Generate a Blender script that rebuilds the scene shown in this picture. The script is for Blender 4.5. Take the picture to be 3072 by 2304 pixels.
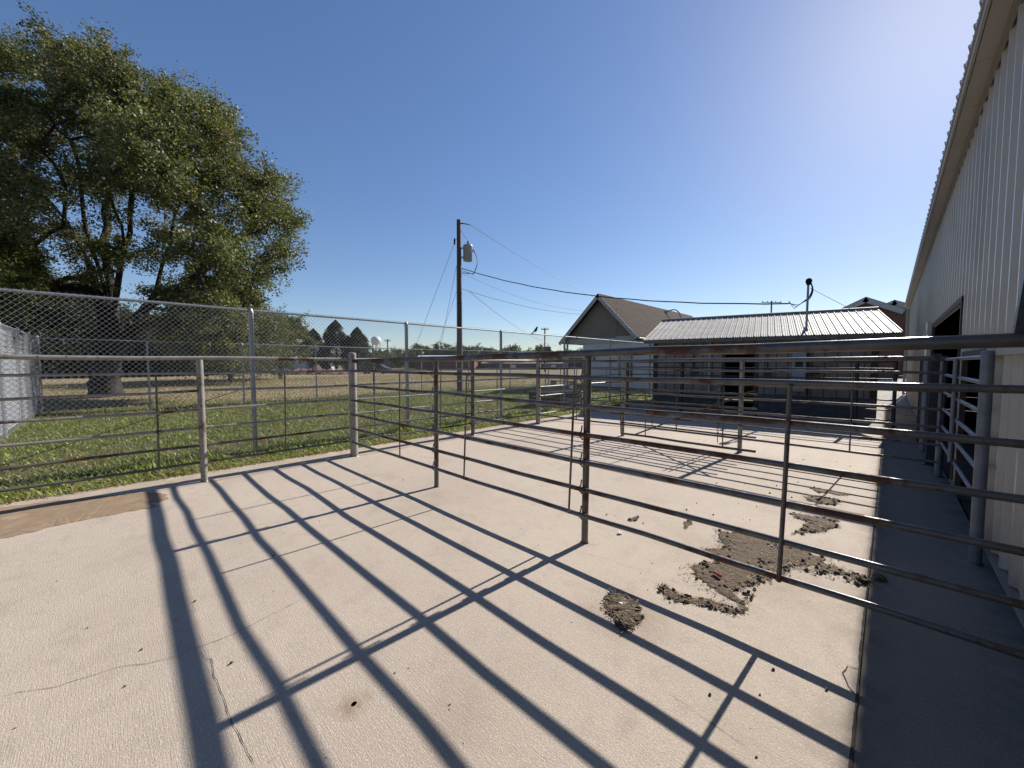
import bpy, bmesh, math, random
import numpy as np
from mathutils import Vector, Matrix, Quaternion

R = math.radians
scene = bpy.context.scene
for o in list(bpy.data.objects):
    bpy.data.objects.remove(o)

# ------------------------------------------------------------------ camera, sky, sun, exposure
H = 1.55                       # eye height in metres
F_PX, CX, CY = 1170.0, 1536.0, 1152.0     # focal length and centre, photo pixels (3072 x 2304)
PITCH = math.atan((CY - 1090.0) / F_PX)   # horizon at photo row 1090
YAW = R(44.06)                 # camera looks 44 degrees left of the barn axis (+Y)

cam_d = bpy.data.cameras.new('camera')
cam_d.sensor_fit = 'HORIZONTAL'; cam_d.sensor_width = 36.0
cam_d.lens = 36.0 * F_PX / 3072.0
cam_d.clip_start = 0.05; cam_d.clip_end = 4000
cam = bpy.data.objects.new('camera', cam_d); scene.collection.objects.link(cam)
cam.location = (0, 0, H)
cam.rotation_euler = (math.pi / 2 - PITCH, 0, YAW)
scene.camera = cam

SUN_AZ, SUN_EL = R(3.9), R(32.2)          # azimuth from +Y towards +X
world = bpy.data.worlds.new('World'); scene.world = world; world.use_nodes = True
wn = world.node_tree
sky = wn.nodes.new('ShaderNodeTexSky'); sky.sky_type = 'NISHITA'; sky.sun_disc = False
sky.sun_elevation = SUN_EL; sky.sun_rotation = SUN_AZ
sky.altitude = 500; sky.air_density = 1.0; sky.dust_density = 0.33; sky.ozone_density = 3.2
bg = wn.nodes['Background']; bg.inputs['Strength'].default_value = 0.108
hs = wn.nodes.new('ShaderNodeHueSaturation'); hs.inputs['Saturation'].default_value = 1.25; hs.inputs['Hue'].default_value = 0.511
gm = wn.nodes.new('ShaderNodeGamma'); gm.inputs[1].default_value = 0.76
wn.links.new(sky.outputs[0], gm.inputs[0]); wn.links.new(gm.outputs[0], hs.inputs['Color']); wn.links.new(hs.outputs[0], bg.inputs[0])

sun_d = bpy.data.lights.new('sun', 'SUN'); sun_d.energy = 5.0; sun_d.angle = R(0.55)
sun_d.color = (1.0, 0.945, 0.87)
sun = bpy.data.objects.new('sun', sun_d); scene.collection.objects.link(sun)
sdir = Vector((math.sin(SUN_AZ) * math.cos(SUN_EL), math.cos(SUN_AZ) * math.cos(SUN_EL), math.sin(SUN_EL)))
sun.rotation_euler = sdir.to_track_quat('Z', 'Y').to_euler()
sun.location = sdir * 60

vs = scene.view_settings
vs.view_transform = 'Standard'; vs.look = 'None'; vs.gamma = 1.0; vs.use_curve_mapping = False
vs.exposure = 0.8

# photo pixel -> world (direction only; the distance is always given by ground, plane or depth)
_fw0 = np.array([-math.sin(YAW), math.cos(YAW), 0.0]); _r = np.array([math.cos(YAW), math.sin(YAW), 0.0]); _u0 = np.array([0, 0, 1.0])
_fw = _fw0 * math.cos(PITCH) - _u0 * math.sin(PITCH); _up = _u0 * math.cos(PITCH) + _fw0 * math.sin(PITCH)
_O = np.array([0, 0, H])
def ray(u, v): return _fw + _r * (u - CX) / F_PX + _up * (CY - v) / F_PX
def gnd(u, v, z=0.0):
    d = ray(u, v); return _O + d * ((z - H) / d[2])
def onY(u, v, Y):
    d = ray(u, v); return _O + d * (Y / d[1])
def onX(u, v, X):
    d = ray(u, v); return _O + d * (X / d[0])
def dep(u, v, D): return _O + ray(u, v) * D

# ------------------------------------------------------------------ helpers
C = scene.collection
WL = {}                                     # world location of every object
def wl(o): return WL.get(o.name, Vector((0, 0, 0))) if o else Vector((0, 0, 0))

def tag(o, label=None, cat=None, group=None, kind=None):
    if label: o['label'] = label
    if cat: o['category'] = cat
    if group: o['group'] = group
    if kind: o['kind'] = kind
    return o

def thing(name, label, cat, loc=(0, 0, 0), group=None, rz=0.0):
    o = bpy.data.objects.new(name, None); C.objects.link(o)
    o.location = loc; o.rotation_euler = (0, 0, rz); o.empty_display_size = 0.2
    WL[o.name] = Vector(loc)
    return tag(o, label, cat, group)

def link(me, name, parent=None, loc=(0, 0, 0), rot=(0, 0, 0), world=None):
    o = bpy.data.objects.new(name, me); C.objects.link(o)
    if world is not None: loc = Vector(world) - wl(parent)
    o.location = loc; o.rotation_euler = rot
    if parent: o.parent = parent
    WL[o.name] = wl(parent) + Vector(loc)
    return o

class MB:
    def __init__(s): s.v = []; s.f = []
    def add(s, vs_, fs):
        b = len(s.v); s.v += [tuple(p) for p in vs_]; s.f += [tuple(i + b for i in f) for f in fs]; return s
    def box(s, c, d, rot=None):
        x, y, z = d[0] / 2, d[1] / 2, d[2] / 2
        p = [Vector(q) for q in ((-x,-y,-z),(x,-y,-z),(x,y,-z),(-x,y,-z),(-x,-y,z),(x,-y,z),(x,y,z),(-x,y,z))]
        if rot is not None: p = [rot @ q for q in p]
        c = Vector(c)
        return s.add([q + c for q in p], [(3,2,1,0),(4,5,6,7),(0,1,5,4),(1,2,6,5),(2,3,7,6),(3,0,4,7)])
    def tube(s, pts, rad, n=8, caps=True):
        pts = [Vector(p) for p in pts]; m = len(pts)
        if not hasattr(rad, '__len__'): rad = [rad] * m
        rings = []; prev = None
        for i, p in enumerate(pts):
            t = (pts[min(i + 1, m - 1)] - pts[max(i - 1, 0)])
            if t.length < 1e-9: t = Vector((0, 0, 1))
            t.normalize()
            if prev is None:
                a = Vector((0, 0, 1)) if abs(t.z) < 0.9 else Vector((1, 0, 0))
                x = t.cross(a).normalized()
            else:
                x = (prev - t * prev.dot(t))
                x = x.normalized() if x.length > 1e-6 else t.orthogonal().normalized()
            prev = x; y = t.cross(x)
            rings.append([p + (x * math.cos(2 * math.pi * k / n) + y * math.sin(2 * math.pi * k / n)) * rad[i] for k in range(n)])
        vv = [q for r_ in rings for q in r_]; ff = []
        for i in range(m - 1):
            for k in range(n):
                k2 = (k + 1) % n
                ff.append((i * n + k, i * n + k2, (i + 1) * n + k2, (i + 1) * n + k))
        if caps:
            ff.append(tuple(range(n - 1, -1, -1))); ff.append(tuple((m - 1) * n + k for k in range(n)))
        return s.add(vv, ff)
    def lathe(s, prof, c, n=16):
        vv = []; ff = []; m = len(prof)
        for r_, z in prof:
            for k in range(n):
                a = 2 * math.pi * k / n; vv.append((c[0] + r_ * math.cos(a), c[1] + r_ * math.sin(a), c[2] + z))
        for i in range(m - 1):
            for k in range(n):
                k2 = (k + 1) % n; ff.append((i * n + k, i * n + k2, (i + 1) * n + k2, (i + 1) * n + k))
        ff.append(tuple(range(n - 1, -1, -1))); ff.append(tuple((m - 1) * n + k for k in range(n)))
        return s.add(vv, ff)
    def poly_prism(s, poly, z0, z1):
        n = len(poly)
        vv = [(p[0], p[1], z0) for p in poly] + [(p[0], p[1], z1) for p in poly]
        ff = [tuple(range(n - 1, -1, -1)), tuple(range(n, 2 * n))]
        ff += [(i, (i + 1) % n, n + (i + 1) % n, n + i) for i in range(n)]
        return s.add(vv, ff)
    def mesh(s, name, mat, smooth=True, off=Vector((0, 0, 0))):
        me = bpy.data.meshes.new(name)
        me.from_pydata([(p[0] - off[0], p[1] - off[1], p[2] - off[2]) for p in s.v], [], s.f)
        me.materials.append(mat)
        if smooth:
            me.polygons.foreach_set('use_smooth', [True] * len(me.polygons))
            try: me.set_sharp_from_angle(angle=R(40))
            except Exception: pass
        me.update()
        return me
    def build(s, name, mat, parent=None, smooth=True, origin=None):
        org = Vector(origin) if origin is not None else wl(parent)
        me = s.mesh(name, mat, smooth, org)
        o = bpy.data.objects.new(name, me); C.objects.link(o)
        o.location = org - wl(parent)
        if parent: o.parent = parent
        WL[o.name] = org.copy()
        return o

def np_mesh(name, V, Q, mat, col=None):
    """fast mesh from numpy: V (n,3), Q (m,k) faces; col (n,3) vertex colours"""
    me = bpy.data.meshes.new(name)
    V = np.asarray(V, np.float32); Q = np.asarray(Q, np.int32); m, k = Q.shape
    me.vertices.add(len(V)); me.vertices.foreach_set('co', V.ravel())
    me.loops.add(m * k); me.loops.foreach_set('vertex_index', Q.ravel())
    me.polygons.add(m); me.polygons.foreach_set('loop_start', np.arange(0, m * k, k, dtype=np.int32))
    me.polygons.foreach_set('loop_total', np.full(m, k, np.int32))
    if col is not None:
        a = me.color_attributes.new('Col', 'FLOAT_COLOR', 'POINT')
        c4 = np.ones((len(V), 4), np.float32); c4[:, :3] = col
        a.data.foreach_set('color', c4.ravel())
    me.materials.append(mat); me.update(calc_edges=True)
    return me

# ------------------------------------------------------------------ materials
def new_mat(name):
    m = bpy.data.materials.new(name); m.use_nodes = True
    nt = m.node_tree; return m, nt, nt.nodes['Principled BSDF']
def N(nt, t, **kw):
    n = nt.nodes.new(t)
    for k, v in kw.items():
        if k in n.inputs: n.inputs[k].default_value = v
        else: setattr(n, k, v)
    return n
def coords(nt, stretch=(1, 1, 1), space='Object'):
    if space == 'World':
        src = nt.nodes.new('ShaderNodeNewGeometry').outputs['Position']
    else:
        src = nt.nodes.new('ShaderNodeTexCoord').outputs[space]
    mp = N(nt, 'ShaderNodeMapping'); mp.inputs['Scale'].default_value = stretch
    nt.links.new(src, mp.inputs['Vector']); return mp.outputs[0]
def noise(nt, vec, scale, detail=6, rough=0.6, lo=0.4, hi=0.6):
    n = N(nt, 'ShaderNodeTexNoise', Scale=scale, Detail=detail, Roughness=rough)
    nt.links.new(vec, n.inputs['Vector'])
    r = N(nt, 'ShaderNodeMapRange'); r.inputs['From Min'].default_value = lo; r.inputs['From Max'].default_value = hi
    nt.links.new(n.outputs[0], r.inputs[0]); return r.outputs[0]
def mix(nt, fac, a, b, blend='MIX'):
    m = nt.nodes.new('ShaderNodeMix'); m.data_type = 'RGBA'; m.blend_type = blend
    for sock, val in ((m.inputs[0], fac), (m.inputs[6], a), (m.inputs[7], b)):
        if hasattr(val, 'links'): nt.links.new(val, sock)
        elif isinstance(val, (int, float)): sock.default_value = val
        else: sock.default_value = (*val, 1)
    return m.outputs[2]
def bump(nt, b, h, strength=0.3, dist=0.01, prev=None):
    bn = N(nt, 'ShaderNodeBump', Strength=strength, Distance=dist)
    nt.links.new(h, bn.inputs['Height'])
    if prev: nt.links.new(prev, bn.inputs['Normal'])
    nt.links.new(bn.outputs[0], b.inputs['Normal']); return bn.outputs[0]
def simple(name, c1, c2=None, scale=6, rough=0.6, metal=0.0, lo=0.35, hi=0.65, bmp=0.0, bscale=60, bdist=0.004, stretch=(1, 1, 1), space='Object', c3=None, s3=2.0, spec=0.5):
    m, nt, b = new_mat(name)
    v = coords(nt, stretch, space)
    if c2 is None: c2 = tuple(x * 0.8 for x in c1)
    col = mix(nt, noise(nt, v, scale, lo=lo, hi=hi), c1, c2)
    if c3 is not None: col = mix(nt, noise(nt, v, s3, lo=0.55, hi=0.7), col, c3)
    nt.links.new(col, b.inputs['Base Color'])
    b.inputs['Roughness'].default_value = rough; b.inputs['Metallic'].default_value = metal
    b.inputs['Specular IOR Level'].default_value = spec
    if bmp: bump(nt, b, noise(nt, v, bscale, lo=0, hi=1), bmp, bdist)
    return m

def rusty(name, paint, paint2, rust_lo, rough=0.42, metal=0.15):
    """painted pipe worn down to rust: rust eats the underside and random stretches"""
    m, nt, b = new_mat(name)
    v = coords(nt, (1, 1, 1), 'World')
    base = mix(nt, noise(nt, v, 9, lo=0.35, hi=0.65), paint, paint2)
    rustc = mix(nt, noise(nt, v, 45, lo=0.35, hi=0.65), (0.12, 0.055, 0.03), (0.05, 0.03, 0.022))
    f = noise(nt, v, 2.6, detail=9, rough=0.68, lo=rust_lo, hi=rust_lo + 0.07)
    col = mix(nt, f, base, rustc)
    # fine chips
    col = mix(nt, noise(nt, v, 30, detail=4, lo=0.62, hi=0.66), col, (0.075, 0.042, 0.03))
    nt.links.new(col, b.inputs['Base Color'])
    rr = N(nt, 'ShaderNodeMapRange'); rr.inputs['To Min'].default_value = rough; rr.inputs['To Max'].default_value = 0.8
    nt.links.new(f, rr.inputs[0]); nt.links.new(rr.outputs[0], b.inputs['Roughness'])
    b.inputs['Metallic'].default_value = metal
    bump(nt, b, noise(nt, v, 140, lo=0, hi=1), 0.25, 0.002)
    return m

M = {}
M['pipe'] = rusty('pipe paint', (0.14, 0.13, 0.115), (0.095, 0.088, 0.08), 0.52, rough=0.32, metal=0.25)
M['pipe_light'] = rusty('pipe paint pale', (0.30, 0.285, 0.26), (0.22, 0.205, 0.185), 0.555, rough=0.4)
M['pipe_rust'] = rusty('pipe rust', (0.12, 0.112, 0.103), (0.08, 0.073, 0.067), 0.51, rough=0.3, metal=0.3)
M['gate_blue'] = simple('blue grey gate paint', (0.15, 0.17, 0.195), (0.105, 0.12, 0.14), 8, 0.45, 0.1, bmp=0.1)
M['galv'] = simple('galvanised steel', (0.36, 0.37, 0.385), (0.25, 0.26, 0.28), 12, 0.45, 0.55)
M['wire'] = simple('galvanised wire', (0.27, 0.275, 0.285), (0.20, 0.205, 0.215), 20, 0.55, 0.2)
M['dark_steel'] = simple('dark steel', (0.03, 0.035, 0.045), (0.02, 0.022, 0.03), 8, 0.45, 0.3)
M['black'] = simple('black rubber', (0.012, 0.012, 0.014), None, 8, 0.9, spec=0.1)
M['cable'] = simple('black cable', (0.02, 0.02, 0.022), None, 8, 0.55)
M['wire_far'] = simple('weathered wire', (0.10, 0.10, 0.11), None, 8, 0.6)
M['wood_pole'] = simple('creosoted pole wood', (0.085, 0.062, 0.045), (0.05, 0.036, 0.028), 5, 0.85, stretch=(14, 14, 0.6), bmp=0.5, bscale=8)
M['transformer'] = simple('transformer grey paint', (0.30, 0.31, 0.32), (0.24, 0.25, 0.26), 4, 0.45)
M['porcelain'] = simple('brown porcelain', (0.10, 0.05, 0.03), None, 5, 0.25)
M['barn_tan'] = simple('tan ribbed steel', (0.42, 0.395, 0.355), (0.38, 0.357, 0.32), 2.5, 0.30, 0.0, c3=(0.34, 0.315, 0.275), s3=0.7, space='World', spec=0.5)
def splash(m):
    nt = m.node_tree; b = nt.nodes['Principled BSDF']; src = b.inputs['Base Color'].links[0].from_socket
    v = coords(nt, (1, 1, 1), 'World'); sx = nt.nodes.new('ShaderNodeSeparateXYZ'); nt.links.new(v, sx.inputs[0])
    nz = noise(nt, coords(nt, (1, 3, .7), 'World'), 4, detail=8, rough=.7, lo=.3, hi=.7)
    mr = N(nt, 'ShaderNodeMapRange'); mr.inputs['From Min'].default_value = 0.95; mr.inputs['From Max'].default_value = 0.1; nt.links.new(sx.outputs[2], mr.inputs[0])
    q = N(nt, 'ShaderNodeMath', operation='MULTIPLY'); nt.links.new(mr.outputs[0], q.inputs[0]); nt.links.new(nz, q.inputs[1])
    nt.links.new(mix(nt, q.outputs[0], src, (0.24, 0.185, 0.13)), b.inputs['Base Color'])
splash(M['barn_tan'])
M['barn_trim'] = simple('dark tan trim', (0.22, 0.20, 0.17), (0.18, 0.165, 0.14), 3, 0.45)
M['soffit'] = simple('soffit steel', (0.36, 0.34, 0.31), (0.31, 0.29, 0.265), 1.2, 0.5, space='World')
M['roof_steel'] = simple('weathered roof steel', (0.32, 0.305, 0.285), (0.21, 0.197, 0.18), 3.0, 0.62, 0.0, c3=(0.18, 0.125, 0.085), s3=1.3, space='World', spec=0.22)
M['shed_tan'] = simple('shed wall tan', (0.26, 0.212, 0.165), (0.21, 0.17, 0.132), 2.5, 0.6, c3=(0.16, 0.115, 0.085), s3=1.1, space='World')
M['shed_brown'] = simple('shed brown trim', (0.07, 0.04, 0.03), (0.05, 0.03, 0.025), 6, 0.7)
M['fascia'] = simple('weathered fascia', (0.17, 0.155, 0.14), (0.12, 0.11, 0.10), 5, 0.7)
M['soil_shade'] = simple('barn soil and interior shade', (0.045, 0.035, 0.028), (0.03, 0.024, 0.02), 5, 0.95)  # soil of the floor; on the barn walls it stands for interior shade
M['found'] = simple('foundation concrete', (0.11, 0.105, 0.10), (0.08, 0.077, 0.073), 5, 0.9, bmp=0.3, c3=(0.05, 0.047, 0.043), s3=1.5)
M['meter_blue'] = simple('electrical box grey', (0.30, 0.33, 0.38), (0.25, 0.28, 0.33), 4, 0.5)
M['siding'] = simple('white lap siding', (0.62, 0.61, 0.585), (0.56, 0.55, 0.53), 1.5, 0.6, space='World')
M['stucco'] = simple('brown gable stucco', (0.235, 0.20, 0.165), (0.21, 0.18, 0.15), 3, 0.85, bmp=0.2, space='World')
M['trim_grey'] = simple('pale grey trim', (0.40, 0.39, 0.38), (0.35, 0.34, 0.33), 3, 0.6)
M['glass'] = simple('dark window glass', (0.02, 0.025, 0.03), None, 3, 0.08)
M['brick_far'] = simple('red brown brick', (0.16, 0.075, 0.05), (0.12, 0.055, 0.04), 5, 0.85)
M['red_barn'] = simple('red barn boards', (0.15, 0.05, 0.035), (0.11, 0.04, 0.03), 3, 0.8, stretch=(1, 1, 0.2))
M['white_steel'] = simple('white painted steel', (0.66, 0.67, 0.69), (0.58, 0.59, 0.61), 4, 0.45)
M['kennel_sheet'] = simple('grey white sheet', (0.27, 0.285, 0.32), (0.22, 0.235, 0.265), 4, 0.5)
M['dirt_red'] = simple('red brown earth', (0.16, 0.075, 0.045), (0.10, 0.05, 0.035), 3, 0.95, bmp=0.6, bscale=6, bdist=0.1)
M['dirt'] = simple('manure and straw', (0.150, 0.102, 0.058), (0.062, 0.042, 0.025), 100, 0.95, lo=0.35, hi=0.62, bmp=1.0, bscale=150, bdist=0.012, c3=(0.235, 0.165, 0.09), s3=70, space='World')
M['dust'] = simple('brown dust', (0.245, 0.17, 0.105), (0.20, 0.135, 0.08), 9, 0.95, bmp=0.35, bscale=90, c3=(0.30, 0.22, 0.15), s3=5, space='World')
M['crack'] = simple('crack shadow', (0.035, 0.03, 0.027), (0.06, 0.05, 0.045), 30, 1.0)
M['straw'] = simple('straw', (0.25, 0.185, 0.115), (0.05, 0.037, 0.025), 28, 0.9, lo=.44, hi=.56, space='World')
M['litter'] = simple('dead leaves', (0.30, 0.19, 0.10), (0.17, 0.10, 0.06), 20, 0.9, space='World')
M['bird'] = simple('dark feathers', (0.03, 0.028, 0.026), (0.05, 0.045, 0.04), 20, 0.8)
M['bark'] = simple('elm bark', (0.036, 0.029, 0.024), (0.018, 0.015, 0.013), 7, 0.95, stretch=(3, 3, 0.8), bmp=0.8, bscale=12, bdist=0.05, space='World')
M['red_plastic'] = simple('red plastic', (0.45, 0.03, 0.02), None, 4, 0.4)
M['white_paint'] = simple('white paint', (0.72, 0.71, 0.69), (0.6, 0.59, 0.57), 5, 0.6)
M['car_dark'] = simple('dark car paint', (0.02, 0.022, 0.03), None, 3, 0.2)

# shingles: brown courses with tonal tabs
def shingle_mat():
    m, nt, b = new_mat('brown shingles')
    v = coords(nt, (1, 1, 1), 'World')
    br = N(nt, 'ShaderNodeTexBrick', Scale=1.0); br.inputs['Brick Width'].default_value = 0.33; br.inputs['Row Height'].default_value = 0.145
    br.inputs['Mortar Size'].default_value = 0.006
    br.inputs['Color1'].default_value = (0.085, 0.065, 0.05, 1); br.inputs['Color2'].default_value = (0.042, 0.033, 0.026, 1); br.inputs['Mortar'].default_value = (0.035, 0.028, 0.024, 1)
    mp = N(nt, 'ShaderNodeMapping'); mp.inputs['Rotation'].default_value = (0, 0, 0)
    sx = nt.nodes.new('ShaderNodeSeparateXYZ'); nt.links.new(v, sx.inputs[0])
    cb = nt.nodes.new('ShaderNodeCombineXYZ'); nt.links.new(sx.outputs[1], cb.inputs[0])
    mm = N(nt, 'ShaderNodeMath', operation='MULTIPLY'); nt.links.new(sx.outputs[2], mm.inputs[0]); mm.inputs[1].default_value = 1.4
    nt.links.new(mm.outputs[0], cb.inputs[1]); nt.links.new(cb.outputs[0], br.inputs['Vector'])
    col = mix(nt, noise(nt, v, 25, lo=0.3, hi=0.7), br.outputs[0], (0.065, 0.051, 0.041))
    nt.links.new(col, b.inputs['Base Color']); b.inputs['Roughness'].default_value = 1.0; b.inputs['Specular IOR Level'].default_value = 0.08
    bump(nt, b, br.outputs[1], -0.4, 0.01); return m
M['shingle'] = shingle_mat()

def concrete_mat(name, tint=1.0):
    m, nt, b = new_mat(name)
    v = coords(nt, (1, 1, 1), 'World')
    v2 = coords(nt, (1.6, 38.0, 1), 'World')       # broom strokes run along X
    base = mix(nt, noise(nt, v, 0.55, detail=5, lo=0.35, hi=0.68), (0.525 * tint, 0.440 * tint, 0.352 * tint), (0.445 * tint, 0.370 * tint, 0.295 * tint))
    base = mix(nt, noise(nt, v, 7, detail=6, lo=0.52, hi=0.75), base, (0.40 * tint, 0.335 * tint, 0.275 * tint))
    strokes = noise(nt, v2, 5.5, detail=6, rough=0.72, lo=0.3, hi=0.7)
    f = N(nt, 'ShaderNodeMath', operation='MULTIPLY'); nt.links.new(strokes, f.inputs[0]); f.inputs[1].default_value = 0.42
    base = mix(nt, f.outputs[0], base, (0.30 * tint, 0.25 * tint, 0.205 * tint))
    # sand grain speckle
    base = mix(nt, noise(nt, v, 120, detail=3, lo=0.56, hi=0.68), base, (0.30 * tint, 0.25 * tint, 0.20 * tint))
    base = mix(nt, noise(nt, v, 105, detail=3, lo=0.57, hi=0.68), base, (0.64 * tint, 0.56 * tint, 0.48 * tint))
    # dark stains in blotches
    st = noise(nt, v, 1.7, detail=9, rough=0.7, lo=0.54, hi=0.76)
    g = N(nt, 'ShaderNodeMath', operation='MULTIPLY'); nt.links.new(st, g.inputs[0]); g.inputs[1].default_value = 0.42
    base = mix(nt, g.outputs[0], base, (0.24 * tint, 0.19 * tint, 0.15 * tint))
    # manure and water stains with their own ragged outlines, dusty slab edge, grimy joint
    rag = noise(nt, v, 3.2, detail=9, rough=0.72, lo=0.36, hi=0.66)
    sx = nt.nodes.new('ShaderNodeSeparateXYZ'); nt.links.new(v, sx.inputs[0])
    def stain(mask, amount, colour):
        nonlocal base
        q = N(nt, 'ShaderNodeMath', operation='MULTIPLY'); nt.links.new(mask, q.inputs[0]); nt.links.new(rag, q.inputs[1])
        q2 = N(nt, 'ShaderNodeMath', operation='MULTIPLY', use_clamp=True); nt.links.new(q.outputs[0], q2.inputs[0]); q2.inputs[1].default_value = amount
        base = mix(nt, q2.outputs[0], base, tuple(c * tint for c in colour))
    for (u_, v_, rad_, am, cl_) in [(2270, 1690, 0.95, 0.6, (0.27, 0.20, 0.14)), (1870, 1840, 0.35, 0.7, (0.25, 0.19, 0.135)), (2450, 1520, 0.9, 0.5, (0.28, 0.215, 0.155)), (1063, 2112, 0.10, 1.3, (0.20, 0.12, 0.06)),
                                    (1240, 1500, 1.1, 0.45, (0.30, 0.235, 0.18)), (480, 1860, 0.8, 0.35, (0.31, 0.25, 0.195)), (1600, 1330, 1.5, 0.45, (0.30, 0.24, 0.18)), (1500, 2100, 0.5, 0.35, (0.31, 0.25, 0.19)), (2250, 2150, 0.45, 0.4, (0.30, 0.24, 0.18)), (2200, 1400, 1.6, 0.45, (0.30, 0.24, 0.18))]:
        c_ = gnd(u_, v_); dn = N(nt, 'ShaderNodeVectorMath', operation='DISTANCE'); nt.links.new(v, dn.inputs[0]); dn.inputs[1].default_value = (c_[0], c_[1], 0)
        mr = N(nt, 'ShaderNodeMapRange'); mr.inputs['From Min'].default_value = rad_; mr.inputs['From Max'].default_value = rad_ * 0.3; nt.links.new(dn.outputs['Value'], mr.inputs[0])
        stain(mr.outputs[0], am, cl_)
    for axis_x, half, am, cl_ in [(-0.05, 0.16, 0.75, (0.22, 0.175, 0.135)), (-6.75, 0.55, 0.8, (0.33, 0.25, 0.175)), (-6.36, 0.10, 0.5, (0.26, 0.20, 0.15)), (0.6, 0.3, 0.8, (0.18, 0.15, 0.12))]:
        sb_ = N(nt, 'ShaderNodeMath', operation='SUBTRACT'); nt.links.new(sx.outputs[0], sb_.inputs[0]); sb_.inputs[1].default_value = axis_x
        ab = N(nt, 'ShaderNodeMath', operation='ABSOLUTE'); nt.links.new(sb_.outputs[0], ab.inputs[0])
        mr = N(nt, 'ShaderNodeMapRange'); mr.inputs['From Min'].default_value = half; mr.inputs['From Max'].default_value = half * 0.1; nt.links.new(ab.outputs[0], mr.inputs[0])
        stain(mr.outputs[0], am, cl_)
    nt.links.new(base, b.inputs['Base Color']); b.inputs['Roughness'].default_value = 0.88
    b.inputs['Specular IOR Level'].default_value = 0.25
    h1 = bump(nt, b, strokes, 0.4, 0.003)
    bump(nt, b, noise(nt, v, 150, detail=3, lo=0, hi=1), 0.5, 0.006, h1)
    return m
M['concrete'] = concrete_mat('broomed concrete', 0.91)
M['concrete_shade'] = concrete_mat('shade-toned concrete', 0.5)  # darker copy of the yard concrete; shade is deepened through its colour

def ground_mat():
    m, nt, b = new_mat('grass and dry field')
    v = coords(nt, (1, 1, 1), 'World')
    sx = nt.nodes.new('ShaderNodeSeparateXYZ'); nt.links.new(v, sx.inputs[0])
    green = mix(nt, noise(nt, v, 2.2, detail=8, lo=0.38, hi=0.62), (0.065, 0.085, 0.024), (0.13, 0.12, 0.05))
    green = mix(nt, noise(nt, v, 14, detail=6, lo=0.5, hi=0.66), green, (0.17, 0.135, 0.08))
    tan = mix(nt, noise(nt, v, 1.2, detail=9, rough=0.7, lo=0.36, hi=0.64), (0.31, 0.245, 0.16), (0.215, 0.17, 0.105))
    tan = mix(nt, noise(nt, v, 0.12, detail=5, lo=0.50, hi=0.62), tan, (0.15, 0.15, 0.06))
    nz = N(nt, 'ShaderNodeTexNoise', Scale=0.35, Detail=6); nt.links.new(v, nz.inputs['Vector'])
    a = N(nt, 'ShaderNodeMath', operation='MULTIPLY_ADD'); nt.links.new(nz.outputs[0], a.inputs[0]); a.inputs[1].default_value = 7.0; nt.links.new(sx.outputs[0], a.inputs[2])
    r = N(nt, 'ShaderNodeMapRange'); r.inputs['From Min'].default_value = -15.8; r.inputs['From Max'].default_value = -17.6
    nt.links.new(a.outputs[0], r.inputs[0])
    col = mix(nt, r.outputs[0], green, tan)
    nt.links.new(col, b.inputs['Base Color']); b.inputs['Roughness'].default_value = 1.0
    b.inputs['Specular IOR Level'].default_value = 0.1
    bump(nt, b, noise(nt, v, 22, detail=6, lo=0, hi=1), 0.7, 0.05)
    return m
M['ground'] = ground_mat()

def leaf_mat(name, trans=0.3, rough=0.55):
    m, nt, b = new_mat(name)
    at = nt.nodes.new('ShaderNodeAttribute'); at.attribute_name = 'Col'
    nt.links.new(at.outputs['Color'], b.inputs['Base Color'])
    b.inputs['Roughness'].default_value = rough; b.inputs['Specular IOR Level'].default_value = 0.35
    tr = nt.nodes.new('ShaderNodeBsdfTranslucent')
    tc = mix(nt, 1.0, at.outputs['Color'], (1.25, 1.35, 0.6), 'MULTIPLY'); nt.links.new(tc, tr.inputs[0])
    ms = nt.nodes.new('ShaderNodeMixShader'); ms.inputs[0].default_value = trans
    nt.links.new(b.outputs[0], ms.inputs[1]); nt.links.new(tr.outputs[0], ms.inputs[2])
    nt.links.new(ms.outputs[0], nt.nodes['Material Output'].inputs[0]); return m
M['leaf'] = leaf_mat('leaves')
M['grass'] = leaf_mat('grass blades', 0.3)

rng = np.random.default_rng(7); random.seed(5)

# ------------------------------------------------------------------ the setting: ground, concrete yard
def ground():
    b = MB(); b.add([(-1500, -600, -0.06), (1500, -600, -0.06), (1500, 2500, -0.06), (-1500, 2500, -0.06)], [(0, 1, 2, 3)])
    tag(b.build('ground', M['ground'], None, False), kind='structure')
ground()

EDGE = -6.98          # outer edge of the concrete
yard = thing('concrete_yard', None, None); tag(yard, kind='structure')
def slab(x0, x1, y0, y1, mat, z=0.0):
    b = MB(); g_ = 0.003; t = 0.12; bev = 0.005
    x0 += g_; x1 -= g_; y0 += g_; y1 -= g_
    vv = [(x0, y0, z - t), (x1, y0, z - t), (x1, y1, z - t), (x0, y1, z - t),
          (x0, y0, z - bev), (x1, y0, z - bev), (x1, y1, z - bev), (x0, y1, z - bev),
          (x0 + bev, y0 + bev, z), (x1 - bev, y0 + bev, z), (x1 - bev, y1 - bev, z), (x0 + bev, y1 - bev, z)]
    ff = [(3, 2, 1, 0), (8, 9, 10, 11)]
    for i in range(4):
        j = (i + 1) % 4; ff += [(i, j, 4 + j, 4 + i), (4 + i, 4 + j, 8 + j, 8 + i)]
    b.add(vv, ff); return b.build('slab', mat, yard, False)
YS = [-9, -3.2, 7.35, 12.6]
for i in range(3):
    slab(-0.05, 0.622, YS[i], YS[i + 1], M['concrete_shade'])
    slab(-6.36, -0.05, YS[i], YS[i + 1], M['concrete'])
    slab(EDGE, -6.36, YS[i], YS[i + 1], M['concrete'])
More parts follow.
